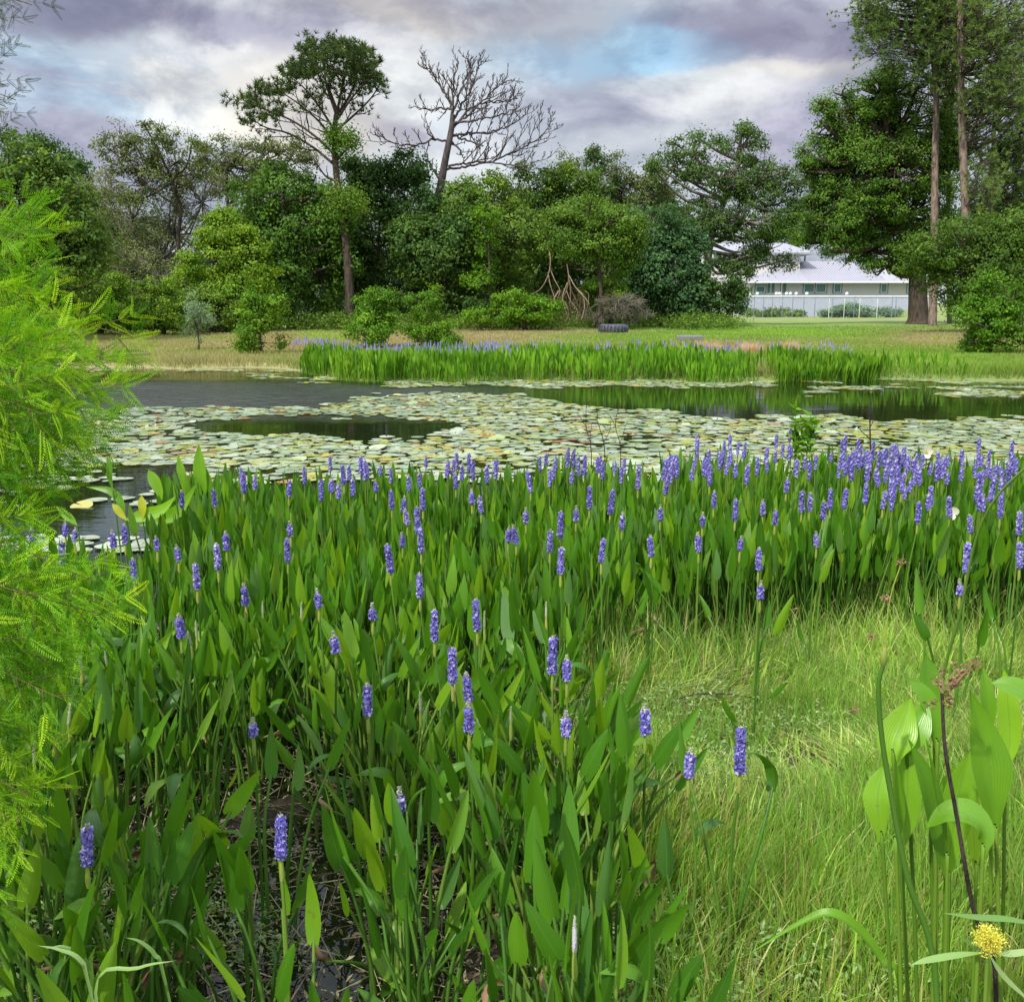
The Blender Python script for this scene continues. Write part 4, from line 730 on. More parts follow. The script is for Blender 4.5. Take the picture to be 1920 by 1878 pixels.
for k, (h_, r_, op) in enumerate([(.095, .0125, .88), (.085, .0135, .8), (.075, .0135, .68), (.11, .0125, .93), (.06, .013, .6), (.10, .012, .85), (.07, .012, .75), (.065, .0085, .0), (.05, .0075, .0)]):
    mb = MB(); spike_geo(mb, h_, r_, op, rows=int(h_/.0062), per=9); SPK.append((mb.mesh('flower_spike'), h_, op))
flowers = [(163,1575,90),(527,1560,95),(749,1495,50),(1387,1400,95),(1291,1425,60),(1210,1345,62),(1061,1355,50),(880,1340,60),(879,1285,60),(849,1245,72),(690,1308,64),(475,1360,38),(1036,1225,74),(1063,1250,50),(895,1150,62),(815,1170,62),(630,1200,45),(340,1170,48),(461,1112,42),(598,1120,36),(788,1095,48),(733,1045,56),(370,1080,50),(699,1145,32),(252,1065,42),(409,1042,50),(425,1012,36),(335,1035,30),(540,1030,46),(545,990,28),(118,1035,45),(62,998,32),(123,990,30),(140,1002,28),(214,1010,35),(235,1000,38),(295,1017,28),(790,1012,46),(784,975,50),(764,968,30),(755,1010,28),(735,935,36),(757,945,30),(793,935,40),(953,1000,30),(968,1000,36),(1031,1012,42),(1050,983,50),(1051,1050,50),(1127,1030,46),(1221,1022,40),(1080,962,28),(986,965,28),(1144,940,46),(1105,932,42),(1166,975,32),(1238,960,28),(1196,895,42),(1245,880,40),(1247,908,38),(1310,1015,36),(1338,935,32),(1317,972,26),(1378,955,40),(1387,1017,28),(1422,1047,42),(1425,1105,34),(1430,950,30),(1453,967,30),(1474,908,28),(1400,885,30),(1503,940,40),(1518,940,34),(1543,955,36),(1556,935,38),(1581,935,40),(1622,925,38),(1531,1010,28),(1812,1045,58),(1910,980,44),(1912,1040,48),(1857,915,50),(1820,980,34),(457,905,36),(403,932,34),(341,935,32),(541,915,32),(855,900,30),(705,910,24),(620,910,22),(645,890,36),(885,930,28),(902,945,32),(995,900,42),(1330,890,38),(1590,870,36),(1655,935,34),(1690,905,36),(1720,960,40),(1745,930,38),(1780,950,40),(1800,1100,30),(1700,870,34),(1760,880,36),(1875,950,40),(1890,890,40),(1835,905,40)]
named = {163: 'pickerelweed with fat violet spike at lower left below the cypress tips', 527: 'pickerelweed with largest violet spike in front of the left stand', 749: 'pickerelweed with short spike among broad leaves at lower centre', 1387: 'pickerelweed with tallest lone spike standing in the open grass', 1291: 'pickerelweed with short spike beside one small dark leaf in the grass', 1210: 'pickerelweed spike in the grass just left of the dark bent twig', 1061: 'pickerelweed with pale-tipped short spike left of the clearing', 849: 'pickerelweed with long ragged spike at the centre of the stand', 690: 'pickerelweed with pale-tipped spike beside two pale upright leaves', 475: 'pickerelweed with tiny half-open spike on a leaning stem', 1036: 'pickerelweed with long spike at the upper left corner of the clearing', 1063: 'pickerelweed with pale-tipped short spike at the clearing corner, right of a long one', 895: 'pickerelweed with tall spike above the centre of the stand', 1812: 'pickerelweed with one stout spike at right below the arching stalk', 340: 'pickerelweed spike right of the lowest big cypress spray', 733: 'pickerelweed with stout long spike midway in the left stand', 1425: 'pickerelweed with small low spike above the clearing', 1422: 'pickerelweed with isolated spike above the small low one'}
plants = []      # (x, y, flower index or None, spike z, spike variant)
def fz(py): return float(np.interp(py, [830, 950, 1150, 1400, 1600], [.74, .70, .66, .60, .56]))
for (px_, py_, s_) in flowers:
    z = fz(py_); q = G(px_, py_+s_*.5, z); plants.append([q[0], q[1], (px_, py_, s_), z])
far_spikes = []
def addf(n, x0, x1, y0, y1):
    for _ in range(n):
        px_ = random.uniform(x0, x1); py_ = random.triangular(y0, y1, (y0+y1)/2); q = G(px_, py_+12, fz(py_)+random.uniform(-.02, .02)); far_spikes.append(q)
addf(22, 600, 1000, 862, 900); addf(30, 1000, 1320, 855, 905); addf(60, 1300, 1700, 815, 900); addf(62, 1560, 1920, 830, 910); addf(14, 1650, 1920, 900, 950); addf(10, 400, 800, 880, 930)
# leafy plants
x, y = near_pts(4200, 1.5, 8.3, in_stand); order = np.argsort(y); x, y = x[order], y[order]
gap = (x < -.1) & (y < 3.3) & (wob(x, y, 2.4, 1.) < -.15)
thin = np.interp(y, [1.5, 3.0, 4.5, 6, 8], [.74, .80, .9, 1., 1.]); keep = (R.random(len(x)) < thin*.62) & ~gap; x, y = x[keep], y[keep]
leafy = list(zip(x, y)); NFL = len(plants); plants.sort(key=lambda p: p[1])
leafy_near = leafy[:300-NFL]; leafy_far = leafy[300-NFL:]
print('pickerel plants', len(leafy), 'nearest leafy limit y', leafy_near[-1][1])
LM = [(163, 1575, 'the fat lower-left spike'), (527, 1560, 'the largest front spike'), (749, 1495, 'the short lower-centre spike'), (1387, 1400, 'the tallest clearing spike'), (1210, 1345, 'the bent twig'), (849, 1245, 'the ragged central spike'), (690, 1308, 'the pale-tipped spike'), (475, 1360, 'the tiny leaning spike'), (1036, 1225, 'the clearing-corner spikes'), (340, 1170, 'the spike nearest the cypress'), (598, 1120, 'the small left-centre spike'), (733, 1045, 'the stout mid-left spike'), (409, 1042, 'the twin left spikes'), (1051, 1015, 'the stacked central spikes'), (1223, 1022, 'the spike above the clearing'), (1425, 1080, 'the isolated small spike'), (1812, 1045, 'the stout right spike'), (1560, 945, 'the crowded right spikes'), (788, 950, 'the clustered mid spikes'), (200, 1005, 'the far-left water edge'), (1661, 1122, 'the orange seed head')]
def near_what(px_, py_):
    d = [(math.hypot(a-px_, (b-py_)*1.2), a, b, n_) for a, b, n_ in LM]; q_, a, b, n_ = min(d); dx, dy = px_-a, (py_-b)*1.2
    w_ = ('just ' if q_ < 90 else 'well ' if q_ > 220 else '')+(('right of ' if dx > 0 else 'left of ') if abs(dx) > abs(dy) else ('in front of ' if dy > 0 else 'behind '))
    return w_+n_
def put(parent, me, loc, rz=0., tilt=(0., 0.), s=1., name='leaf'):
    o = bpy.data.objects.new(name, me); col.objects.link(o); o.parent = parent; o.location = loc; o.rotation_euler = (tilt[0], tilt[1], rz); o.scale = (s, s, s); return o
def make_plant(x_, y_, fl=None, zf=None, nl=None):
    gz = max(float(ground_z(x_, y_)), -.03); px_, py_ = pix(np.array((x_, y_, .45))); px_, py_ = float(px_[0]), float(py_[0])
    nl = nl if nl is not None else random.choice([6, 7, 7, 8, 8, 9])
    if fl: lb = named.get(fl[0]) if fl[2] >= 34 else None; lb = lb or 'pickerelweed with %s spike %s' % ('long' if fl[2]*y_ > 200 else 'middling' if fl[2]*y_ > 165 else 'stubby', near_what(fl[0]+1, fl[1]+1))
    else: lb = '%s pickerelweed tuft %s' % ({1: 'one-leaved', 2: 'two-leaved', 3: 'three-leaved', 4: 'four-leaved', 5: 'five-leaved', 6: 'six-leaved', 7: 'seven-leaved', 8: 'eight-leaved', 9: 'nine-leaved'}[nl], near_what(px_, py_))
    t = thing('pickerelweed', lb, 'water plant', (x_, y_, gz), 'flowering pickerelweed plants' if fl else 'leafy pickerelweed tufts')
    flags = set()
    for k in range(nl):
        a = random.uniform(0, 6.283); r_ = random.uniform(.01, .085); q_ = random.random(); flags.add('folded' if .70 < q_ < .76 else 'dead' if q_ >= .95 else ''); me = LV[26+int(q_*1000) % 4] if .70 < q_ < .76 else random.choice(LV[:26]) if q_ < .76 else random.choice(SHORT) if q_ < .95 else random.choice(DEAD)
        put(t, me, (math.cos(a)*r_, math.sin(a)*r_, 0), a+random.uniform(-.7, .7), (random.gauss(0, .055), random.gauss(.02, .055)), random.uniform(.85, 1.2))
    if not fl and 'dead' in flags: t['label'] = lb+' and dead leaf'
    elif not fl and 'folded' in flags: t['label'] = lb+' and folded leaf'
    if fl:
        hgt = zf-gz; i = min(range(len(HS)), key=lambda k: abs(HS[k]-hgt)); st_ = put(t, random.choice(STEM[i]), (0, 0, hgt-HS[i]), random.uniform(0, 6.28), (0, 0), 1., 'flower_stem')
        want = fl[2]/F*y_*1.06; sp_ = min(SPK[:7], key=lambda s: abs(s[1]-want)+random.random()*.012); k = np.clip(want/sp_[1], .75, 1.25)
        o = put(st_, sp_[0], (0, 0, HS[i]), random.uniform(0, 6.28), (random.gauss(0, .06), random.gauss(0, .06)), 1., 'flower_spike'); o.scale = (min(k, 1.1), min(k, 1.1), k)
    elif random.random() < .10:
        i = random.randrange(2, 5); st_ = put(t, STEM[i][0], (.01, 0, 0), 0, (random.gauss(0, .08), 0), 1., 'flower_stem'); put(st_, random.choice(SPK[7:])[0], (0, 0, HS[i]), 0, (random.gauss(0, .2), 0), 1., 'bud_spike')
    return t
for p_ in plants:
    ing = not in_stand(np.array([p_[0]]), np.array([p_[1]]))[0]
    make_plant(p_[0], p_[1], p_[2], p_[3], random.choice([1, 2]) if ing else random.choice([3, 4, 5]))
for (a, b_) in leafy_near: make_plant(a, b_)
def rank_labels(prefix):
    by = {}
    for o in bpy.data.objects:
        l = o.get('label')
        if l and o.name.startswith(prefix) and o.get('category'): by.setdefault(l, []).append(o)
    for l, os_ in by.items():
        n_ = len(os_)
        if n_ < 2 or len(l.replace('-', ' ').split()) > 15: continue
        os_.sort(key=lambda o: o.location.y)
        if n_ == 2: w_ = ['nearer', 'farther']
        elif n_ == 3: w_ = ['nearest', 'middle', 'farthest']
        else:
            w_ = [''] * n_; w_[0] = 'nearest'; w_[-1] = 'farthest'; mid_ = sorted(range(1, n_-1), key=lambda k: os_[k].location.x/os_[k].location.y); w_[mid_[0]] = 'leftward'; w_[mid_[-1]] = 'rightward'
        for o, a_ in zip(os_, w_):
            if a_: o['label'] = a_+' '+l
rank_labels('pickerelweed')
# the rest of the near bed: one object
mb = MB(); far_leaf = []
def lowleaf(k):
    m_ = MB(); rng = random.Random(k); h_ = rng.uniform(.34, .52); a = rng.uniform(0, .10); Ln = rng.uniform(.125, .17)
    leaf_mesh(m_, (a, 0, h_), (a*1.1, 0, 1.), Ln, rng.uniform(.017, .025), rng.uniform(-.2, .4), .4, (math.cos(k*1.3), math.sin(k*1.3), .1), 'pw_leaf', ts=np.array([0, .06, .25, .55, .82, 1.]), ws=np.array([.3, .85, 1., .78, .4, .02]), nu=3, twist=rng.uniform(-.5, .5))
    s_ = segs([(0, 0, -.04)], [(a, 0, h_)], .006, .004); return (np.array(m_.V[0]), m_.Fq[0][0], m_.U[0]), s_
for k in range(10):
    far_leaf.append(lowleaf(k))
LF = np.array(leafy_far); idx = np.repeat(np.arange(len(LF)), R.integers(7, 11, len(LF))); C = LF[idx]+R.normal(size=(len(idx), 2))*.05; n = len(C)
T3 = np.stack((C[:, 0], C[:, 1], np.maximum(ground_z(C[:, 0], C[:, 1]), -.05)), 1); vi = R.integers(0, 10, n)
az_ = R.uniform(0, 6.283, n); up = np.stack((R.normal(size=n)*.09, R.normal(size=n)*.09, np.ones(n)), 1); sc_ = R.uniform(.85, 1.15, n)
up = unit(up); xa = unit(np.stack((np.cos(az_), np.sin(az_), 0*az_), 1)); xa = unit(xa-up*np.sum(xa*up, 1)[:, None]); ya = np.cross(up, xa); MX = np.stack((xa, ya, up), -1)*sc_[:, None, None]; ti = R.random(n)*.99
for k in range(10):
    z_ = vi == k; (TV, TF, TU), (SV, SF) = far_leaf[k]; inst(TV, TF, MX[z_], T3[z_], ti[z_], mb, 'pw_leaf', TU); inst(SV, SF, MX[z_], T3[z_], ti[z_], mb, 'pw_stalk')
SG = []
for k in range(4):
    m_ = MB(); spike_geo(m_, .085+.008*k, .0125, .72+.08*k, rows=12, per=7); SG.append(m_)
for q in far_spikes:
    g_ = random.choice(SG); off = np.array((q[0], q[1], q[2])); k_ = random.uniform(.85, 1.15)
    for V_, (F_, mi), T_ in zip(g_.V, g_.Fq, g_.T): 
        o_ = V_*k_+off; mb.add(o_, F_-F_.min() if False else F_-sum(len(v) for v in g_.V[:[id(v) for v in g_.V].index(id(V_))]), g_.mats[mi], T_)
    mb.add(*segs([(q[0], q[1], 0)], [off], .005, .004), 'pw_stalk', .6)
o = mb.build('pickerelweed_bed'); tag(o, 'dense far rows of flowering pickerelweed between the nearer plants and the lily pads', 'water plants', kind='stuff')
# far bank bed
mb = MB(); n = 15000; x = R.uniform(-5.4, 12, n); d_ = R.random(n)**1.1
w_ = np.where(x < -4.7, 2., np.where(x < 6, 3.6, 1.6)); y = shore_far(x)-.45+.45*wob(x, x*0, 1.9, 3)+d_*w_*1.05
kx = (R.random(n) < np.where((x > 5.5) & (x < 6.1), .12, np.where(x > 8.4, .12, 1.))) & (x < 9.8+R.random(n)) & (R.random(n) < .75+.4*wob(x, y, 1.6, 4)); x, y, d_ = x[kx], y[kx], d_[kx]; n = len(x)
T3 = np.stack((x, y, np.maximum(ground_z(x, y), -.02)), 1); TV = np.array([(-.009, 0, 0), (.009, 0, 0), (-.011, 0, .33), (.011, 0, .33), (-.034, .01, .40), (.034, .01, .40), (-.026, .02, .50), (.026, .02, .50), (0, .03, .60)]); TF = np.array([(0, 1, 3, 2), (2, 3, 5, 4), (4, 5, 7, 6)]); TF3 = np.array([(6, 7, 8)])
az_ = R.uniform(0, 6.283, n); up = unit(np.stack((R.normal(size=n)*.13, R.normal(size=n)*.13, np.ones(n)), 1)); xa = np.stack((np.cos(az_), np.sin(az_), 0*az_), 1); xa = unit(xa-up*np.sum(xa*up, 1)[:, None]); MX = np.stack((xa, np.cross(up, xa), up), -1)*(R.uniform(.55, 1.1, n)*(.92+.22*wob(x, y, 1.3)))[:, None, None]
ti = np.clip(.5+.3*wob(x, y, .9)+R.normal(size=n)*.25, 0, .99); inst(TV, TF, MX, T3, ti, mb, 'pw_far'); inst(TV, TF3, MX, T3, ti, mb, 'pw_far')
n = 560; x = np.where(R.random(n) < .62, R.uniform(-6.2, 0, n), R.uniform(-1, 8.6, n)); y = shore_far(x)+.6+R.random(n)**.6*2.8; z = ground_z(x, y)+R.uniform(.42, .60, n)
V, Fc = segs(np.stack((x, y, z), 1), np.stack((x, y, z+.10), 1), .017, .006, 5); mb.add(V, Fc, 'flower_far', np.repeat(R.uniform(.3, .95, n), 10))
o = mb.build('pickerelweed_bank'); tag(o, 'low strip of flowering pickerelweed along the far shore', 'water plants', kind='stuff')
# ------------------------------------------------------------------ lily pads
def pad_ok(px, py, x, y):
    e = 7*wob(x, y, 1.3, 3)+4*wob(x, y, 3.7); py = py+e; px = px+18*wob(x, y, 2.7, 7)
    lens = (((px-610)/270)**2+((py-801)/20)**2) < 1+.12*wob(x, y, 3.3, 1)
    near = (py > 766-.004*(px-200)) & (py < 905)
    lowleft = (px < 380) & (py > 872)
    openr = (px > 930+(py-722)*3.) & (py > 724) & (py < np.interp(px, [930, 1200, 1400, 1920], [742, 772, 782, 787]))
    midl = (py > 738) & (py < 774) & ~lens & (px > 700+70*wob(x, y*2.2, 1.1, 2)-(py-738)*4) & (px < 1240) & ~openr & (R.random(len(px)) < .8)
    strip = (py > 714) & (py < 726) & (px > 720) & (px < 1450+0*px)
    stripr = (py > 697) & (py < 712+.008*np.maximum(px-1500, 0)) & (px > 1390)
    pr = (px > 1520) & (py > 726) & (py < 742) & (wob(x, y, .9, 1) > -.1)
    ll = (px > 480) & (px < 640) & (py > 706) & (py < 712) | (px > 170) & (px < 560) & (py > 688) & (py < 693)
    body = near & ~lens & ~openr & ~lowleft & (R.random(len(px)) < np.where(wob(x, y, 1.2, 9) < -.45, .25, .95))
    nl_ = lowleft & (wob(x, y, 2., 6) > .15) & (py < 950) & (R.random(len(px)) < .35)
    near_l = (px < 345) & (py > 1010) & (py < 1085) & (R.random(len(px)) < .9)
    return near_l | body | midl | strip | stripr | pr | ll | nl_
n = 75000; y = np.sqrt(R.uniform(7.0**2, 27**2, n)); x = R.uniform(-.56, .58, n)*y; k = (y < shore_far(x)-.15) & ~in_stand(x, y); x, y = x[k], y[k]
px, py = pix(np.stack((x, y, 0*x), 1)); k = pad_ok(px, py, x, y); x, y, px, py = x[k], y[k], px[k], py[k]
# relax: drop pads that sit almost on one another
rad = R.uniform(.05, .115, len(x)); cell = {}; keepi = []
for i in range(len(x)):
    c_ = (int(x[i]//.24), int(y[i]//.3)); bad = False
    for a in (-1, 0, 1):
        for b_ in (-1, 0, 1):
            for j in cell.get((c_[0]+a, c_[1]+b_), ()):
                if (x[i]-x[j])**2+(y[i]-y[j])**2 < ((rad[i]+rad[j])*.60)**2: bad = True; break
            if bad: break
        if bad: break
    if not bad: cell.setdefault(c_, []).append(i); keepi.append(i)
x, y, px, py, rad = x[keepi], y[keepi], px[keepi], py[keepi], rad[keepi]; od = np.argsort(y); x, y, px, py, rad = x[od], y[od], px[od], py[od], rad[od]
print('lily pads', len(x))
def pad_geo(seed):
    rng = random.Random(seed); n_ = 18; V = [(0, 0, 0.003)]; cup = rng.uniform(.0, .05); ph = rng.uniform(0, 6)
    for ring, rr in ((0, .55), (1, 1.)):
        for i in range(n_+1):
            a = .12+(6.283-.24)*i/n_; w_ = rr*(1+.04*math.sin(3*a+ph)*ring); V.append((w_*math.cos(a), w_*math.sin(a), cup*rr**3+.02*rr*math.sin(2*a+ph)*ring+.004))
    F3 = [(0, 1+i, 2+i) for i in range(n_)]; F4 = [(1+i, 1+n_+1+i, 2+n_+1+i, 2+i) for i in range(n_)]
    return np.array(V), np.array(F3), np.array(F4)
PG = [pad_geo(k) for k in range(6)]
warm = (wob(x, y, .8, 5) > .45) | ((px < 760) & (py > 770) & (py < 790)) | ((px < 330) & (py > 815) & (py < 840))
# tint ranges: 0-.6 mint green, .6-.8 green, .8-.95 yellow, .95-1 orange brown
tint = np.where(R.random(len(x)) < np.where(warm, .7, .16), R.uniform(.66, .995, len(x)), R.uniform(.0, .62, len(x)))
tilt = np.where(R.random(len(x)) < .10, .08, .012); nrm = unit(np.stack((R.normal(size=len(x))*tilt, R.normal(size=len(x))*tilt, np.ones(len(x))), 1))
az_ = R.uniform(0, 6.283, len(x))
MP = []
for k_ in range(6):
    for nm in ('green', 'yellow', 'brown'):
        v_, f3, f4 = PG[k_]; m_ = MB(); tv = {'green': .3, 'yellow': .88, 'brown': .97}[nm]; m_.add(v_, f3, 'lily_solo_'+nm) if False else None
def solo(name, colr):
    m, nt = newmat(name); oi = nt.nodes.new('ShaderNodeObjectInfo'); geo = nt.nodes.new('ShaderNodeNewGeometry'); n_ = NOISE(nt, geo.outputs['Position'], 14, 4)
    a = tuple(v*.6 for v in colr); cc_ = MIX(nt, oi.outputs['Random'], a, colr); cc_ = MIX(nt, SM(nt, n_, .55, .7), cc_, tuple(v*.8+.03 for v in colr)); out(nt, PRIN(nt, cc_, .32, .6).outputs[0])
solo('pad_green', (.40, .47, .31)); solo('pad_yellow', (.46, .44, .08)); solo('pad_brown', (.42, .18, .05))
PM = {}
for k_ in range(6):
    for nm in ('green', 'yellow', 'brown'):
        v_, f3, f4 = PG[k_]; m_ = MB().add(v_, f3, 'pad_'+nm); m_.n -= len(v_); m_.Fq.append((f4, 0)); m_.n += len(v_); PM[k_, nm] = m_.mesh('lily_pad')
NI = 300
for i in range(min(NI, len(x))):
    nm = 'green' if tint[i] < .74 else 'yellow' if tint[i] < .95 else 'brown'
    o = link('lily_pad', PM[int(R.integers(0, 6)), nm], None, (x[i], y[i], .008)); s_ = float(rad[i]); o.scale = (s_, s_, s_)
    q = Vector(nrm[i]).to_track_quat('Z', 'Y') @ Matrix.Rotation(az_[i], 4, 'Z').to_quaternion(); o.rotation_euler = q.to_euler()
    w_ = 'in the dark water beside the cypress' if px[i] < 380 and py[i] > 872 else 'in front of the left open water' if px[i] < 620 else 'left of centre just beyond the flowers' if px[i] < 960 else 'right of centre just beyond the flowers' if px[i] < 1330 else 'at right beyond the densest flowers'
    tag(o, '%s lily pad floating %s' % ({'green': 'pale mint-green', 'yellow': 'yellowing', 'brown': 'orange-brown'}[nm], w_), 'lily pad', '%s lily pads %s' % (nm, w_))
z_ = slice(NI, None); mb = MB(); n = len(x)-NI; vi = R.integers(0, 6, n); N_ = nrm[z_]; xa = np.stack((np.cos(az_[z_]), np.sin(az_[z_]), 0*N_[:, 0]), 1); xa = unit(xa-N_*np.sum(xa*N_, 1)[:, None]); MX = np.stack((xa, np.cross(N_, xa), N_), -1)*rad[z_][:, None, None]; T3 = np.stack((x[z_], y[z_], np.full(n, .008)+R.random(n)*.01), 1); ti = tint[z_]
for k in range(6):
    s_ = vi == k; v_, f3, f4 = PG[k]; inst(v_, f3, MX[s_], T3[s_], ti[s_], mb, 'lily'); inst(v_, f4, MX[s_], T3[s_], ti[s_], mb, 'lily')
# curled pads standing up, and small yellow lily buds
n = 420; j = R.integers(NI, len(x), n); q = np.stack((x[j], y[j], R.uniform(.01, .03, n)), 1); V, Fc = cards(q, R.normal(size=(n, 3))+(0, -.6, .5), R.uniform(.04, .10, n), .5); mb.add(V, Fc, 'lily', np.repeat(R.uniform(.62, .995, n), 4))
o = mb.build('lily_pad_raft'); o['kind'] = 'stuff'; tag(o, 'raft of farther lily pads spreading over the pond', 'lily pads')
# make the stuff material ignore object random: fixed by the tint alone
mt = MATS['lily'].node_tree
# ------------------------------------------------------------------ bald cypress at left
def spray_template():
    n_ = 15; V = []; Fq = []; T_ = []
    for i in range(n_):
        t_ = (i+1)/n_; c0 = np.array((0, .10*t_*0, .10*t_)); l = .0135*math.sin(math.pi*min(1, .25+t_*.75))**.6+.003
        for s_ in (-1, 1):
            d = unit(np.array((s_*.86, random.uniform(-.12, .12), .55))); w_ = unit(np.array((-.55*s_, 0, .86)))*.0017; k = len(V); c1 = c0+np.array((0, 0, .0022 if s_ > 0 else 0))
            V += [c1-w_*.4, c1+d*l*.5-w_, c1+d*l, c1+d*l*.5+w_]; Fq.append((k, k+1, k+2, k+3))
    k = len(V); V += [(-.0009, 0, 0), (.0009, 0, 0), (.0005, 0, .10), (-.0005, 0, .10)]; Fq.append((k, k+1, k+2, k+3))
    V = np.array(V); V[:, 1] += -V[:, 2]**2*random.uniform(-1., 2.2); V[:, 0] += V[:, 2]**2*random.uniform(-2, 2); V[:, 1] += R.normal(size=len(V))*.0006; return V, np.array(Fq)
SPT = [spray_template() for _ in range(4)]
def fir_limb(mb_leaf, mb_wood, pts, rad, mat, n_side, side_len, spray_s=1., dens=1.):
    """a drooping limb with side twigs carrying feathery sprays"""
    pts = np.asarray(pts); V, Fc = tube(pts, np.linspace(rad*.7, rad*.2, len(pts)), 5); mb_wood.add(V, Fc, 'twig_green')
    O = []; Dd = []; n_ = len(pts)
    for i in range(n_side):
        t_ = .08+.92*(i+.5)/n_side; f_ = t_*(n_-1); i0 = min(int(f_), n_-2); p = pts[i0]*(1-(f_-i0))+pts[i0+1]*(f_-i0); d = unit(pts[i0+1]-pts[i0])
        s_ = 1 if i % 2 else -1; sv = unit(np.cross(d, (random.uniform(-.5, .5), 1., random.uniform(-.4, .4)))*s_); dr = unit(d*.75+sv*random.uniform(.5, 1.)+np.array((0, random.uniform(-.5, .5), -.12)))
        l = side_len*random.uniform(.5, 1.1)*(1.1-.6*t_); m_ = max(2, int(l/.024*dens)); q = p.copy(); pr = [p]
        for k in range(m_):
            dr = unit(dr+np.array((0, 0, -.05))+R.normal(size=3)*.07); q = q+dr*l/m_; pr.append(q)
            for s2 in (-1, 1):
                sv2 = unit(np.cross(dr, (0, 1., .3)))*s2; O.append(q); Dd.append(unit(dr*.9+sv2*random.uniform(.4, 1.)+R.normal(size=3)*.25+np.array((0, 0, .05))))
        O.append(q); Dd.append(dr); V, Fc = segs(pr[:-1], pr[1:], .0011, .0007); mb_wood.add(V, Fc, 'twig_green')
    O = np.array(O); Dd = np.array(Dd); n_ = len(O); MX = frames(Dd, np.array((0., 1., .45)))
    roll = R.normal(size=n_)*.5; c_, s_ = np.cos(roll), np.sin(roll); A, B, C_ = MX[:, :, 0], MX[:, :, 1], MX[:, :, 2]; MX = np.stack((A*c_[:, None]+B*s_[:, None], B*c_[:, None]-A*s_[:, None], C_), -1)*(R.uniform(.45, .95, n_)*spray_s)[:, None, None]
    base_t = random.uniform(.1, .85); ti = np.clip(base_t+R.normal(size=n_)*.14, 0, .99); vi = R.integers(0, 4, n_)
    for k in range(4):
        z_ = vi == k
        if z_.any(): inst(SPT[k][0], SPT[k][1], MX[z_], O[z_], ti[z_], mb_leaf, mat)
tx, tyy = -1.75, 1.95
cy = thing('bald_cypress', 'bright lime feathery cypress reaching in along the left edge', 'tree', (tx, tyy, 0))
mb = MB(); tp = smooth([(tx, tyy, -.1), (tx+.03, tyy, .9), (tx-.02, tyy+.05, 2.2), (tx, tyy+.1, 3.6)], 6); V, Fc = tube(tp, np.linspace(.07, .02, len(tp)), 10); mb.add(V, Fc, 'bark_grey'); mb.build('trunk', cy, (tx, tyy, 0))
tips = [(178, 700, 2.1), (172, 740, 1.95), (170, 775, 2.2), (168, 815, 2.0), (150, 845, 2.1), (120, 760, 2.3), (110, 820, 2.2), (80, 890, 2.1), (100, 660, 2.4), (70, 720, 1.9), (60, 940, 2.0), (165, 1120, 1.85), (185, 1160, 1.85), (120, 1210, 1.8), (47, 400, 2.4), (32, 440, 2.2), (22, 500, 2.3), (42, 560, 2.2), (72, 600, 2.1), (112, 640, 2.5), (250, 632, 2.15), (162, 690, 2.0), (122, 660, 1.9), (157, 750, 2.0), (142, 800, 2.1), (102, 830, 1.9), (127, 860, 2.2), (62, 870, 2.0), (22, 930, 2.2), (52, 960, 2.0), (7, 1010, 2.1), (22, 1060, 1.9), (177, 1090, 1.8), (187, 1150, 1.75), (112, 1180, 1.9), (72, 1120, 1.8), (112, 1240, 1.8), (117, 1310, 1.75), (77, 1260, 1.9), (67, 1370, 1.8), (57, 1420, 1.9), (52, 1490, 1.75), (37, 1540, 1.8), (7, 1600, 1.85), (-28, 1660, 1.8), (-18, 450, 1.9), (-8, 540, 2.3), (2, 620, 2.0), (22, 680, 2.3), (52, 730, 1.85), (22, 780, 2.2), (2, 830, 1.9), (-8, 900, 2.0), (92, 780, 1.8), (-18, 980, 1.85), (-18, 1080, 2.1), (22, 1130, 2.0), (12, 1200, 1.75), (-18, 1250, 1.9), (22, 1300, 2.0), (-8, 1360, 1.75), (2, 1430, 1.9), (-18, 1500, 1.8), (-33, 1560, 2.0), (82, 700, 2.3), (92, 880, 2.4), (37, 840, 2.5)]
for (a, b_, d_) in tips:
    e = P(a, b_, d_); s0 = np.array((tx+.02, tyy, e[2]+random.uniform(.05, .22))); s0[2] = max(.5, s0[2])
    off = P(-60, b_-30, (d_+tyy)/2); mid = s0*.45+e*.55+np.array((0, random.uniform(-.05, .05), random.uniform(.03, .07)))
    pts = smooth([s0, mid, e], 7); lf, wd = MB(), MB()
    fir_limb(lf, wd, pts, .0045, 'cypress', 26, .15, .80, 1.1)
    br = wd.build('branch', cy, tuple(pts[0])); o = lf.mesh('foliage', False); oo = bpy.data.objects.new('foliage', o); col.objects.link(oo); oo.parent = br; oo.location = Vector(-pts[0])
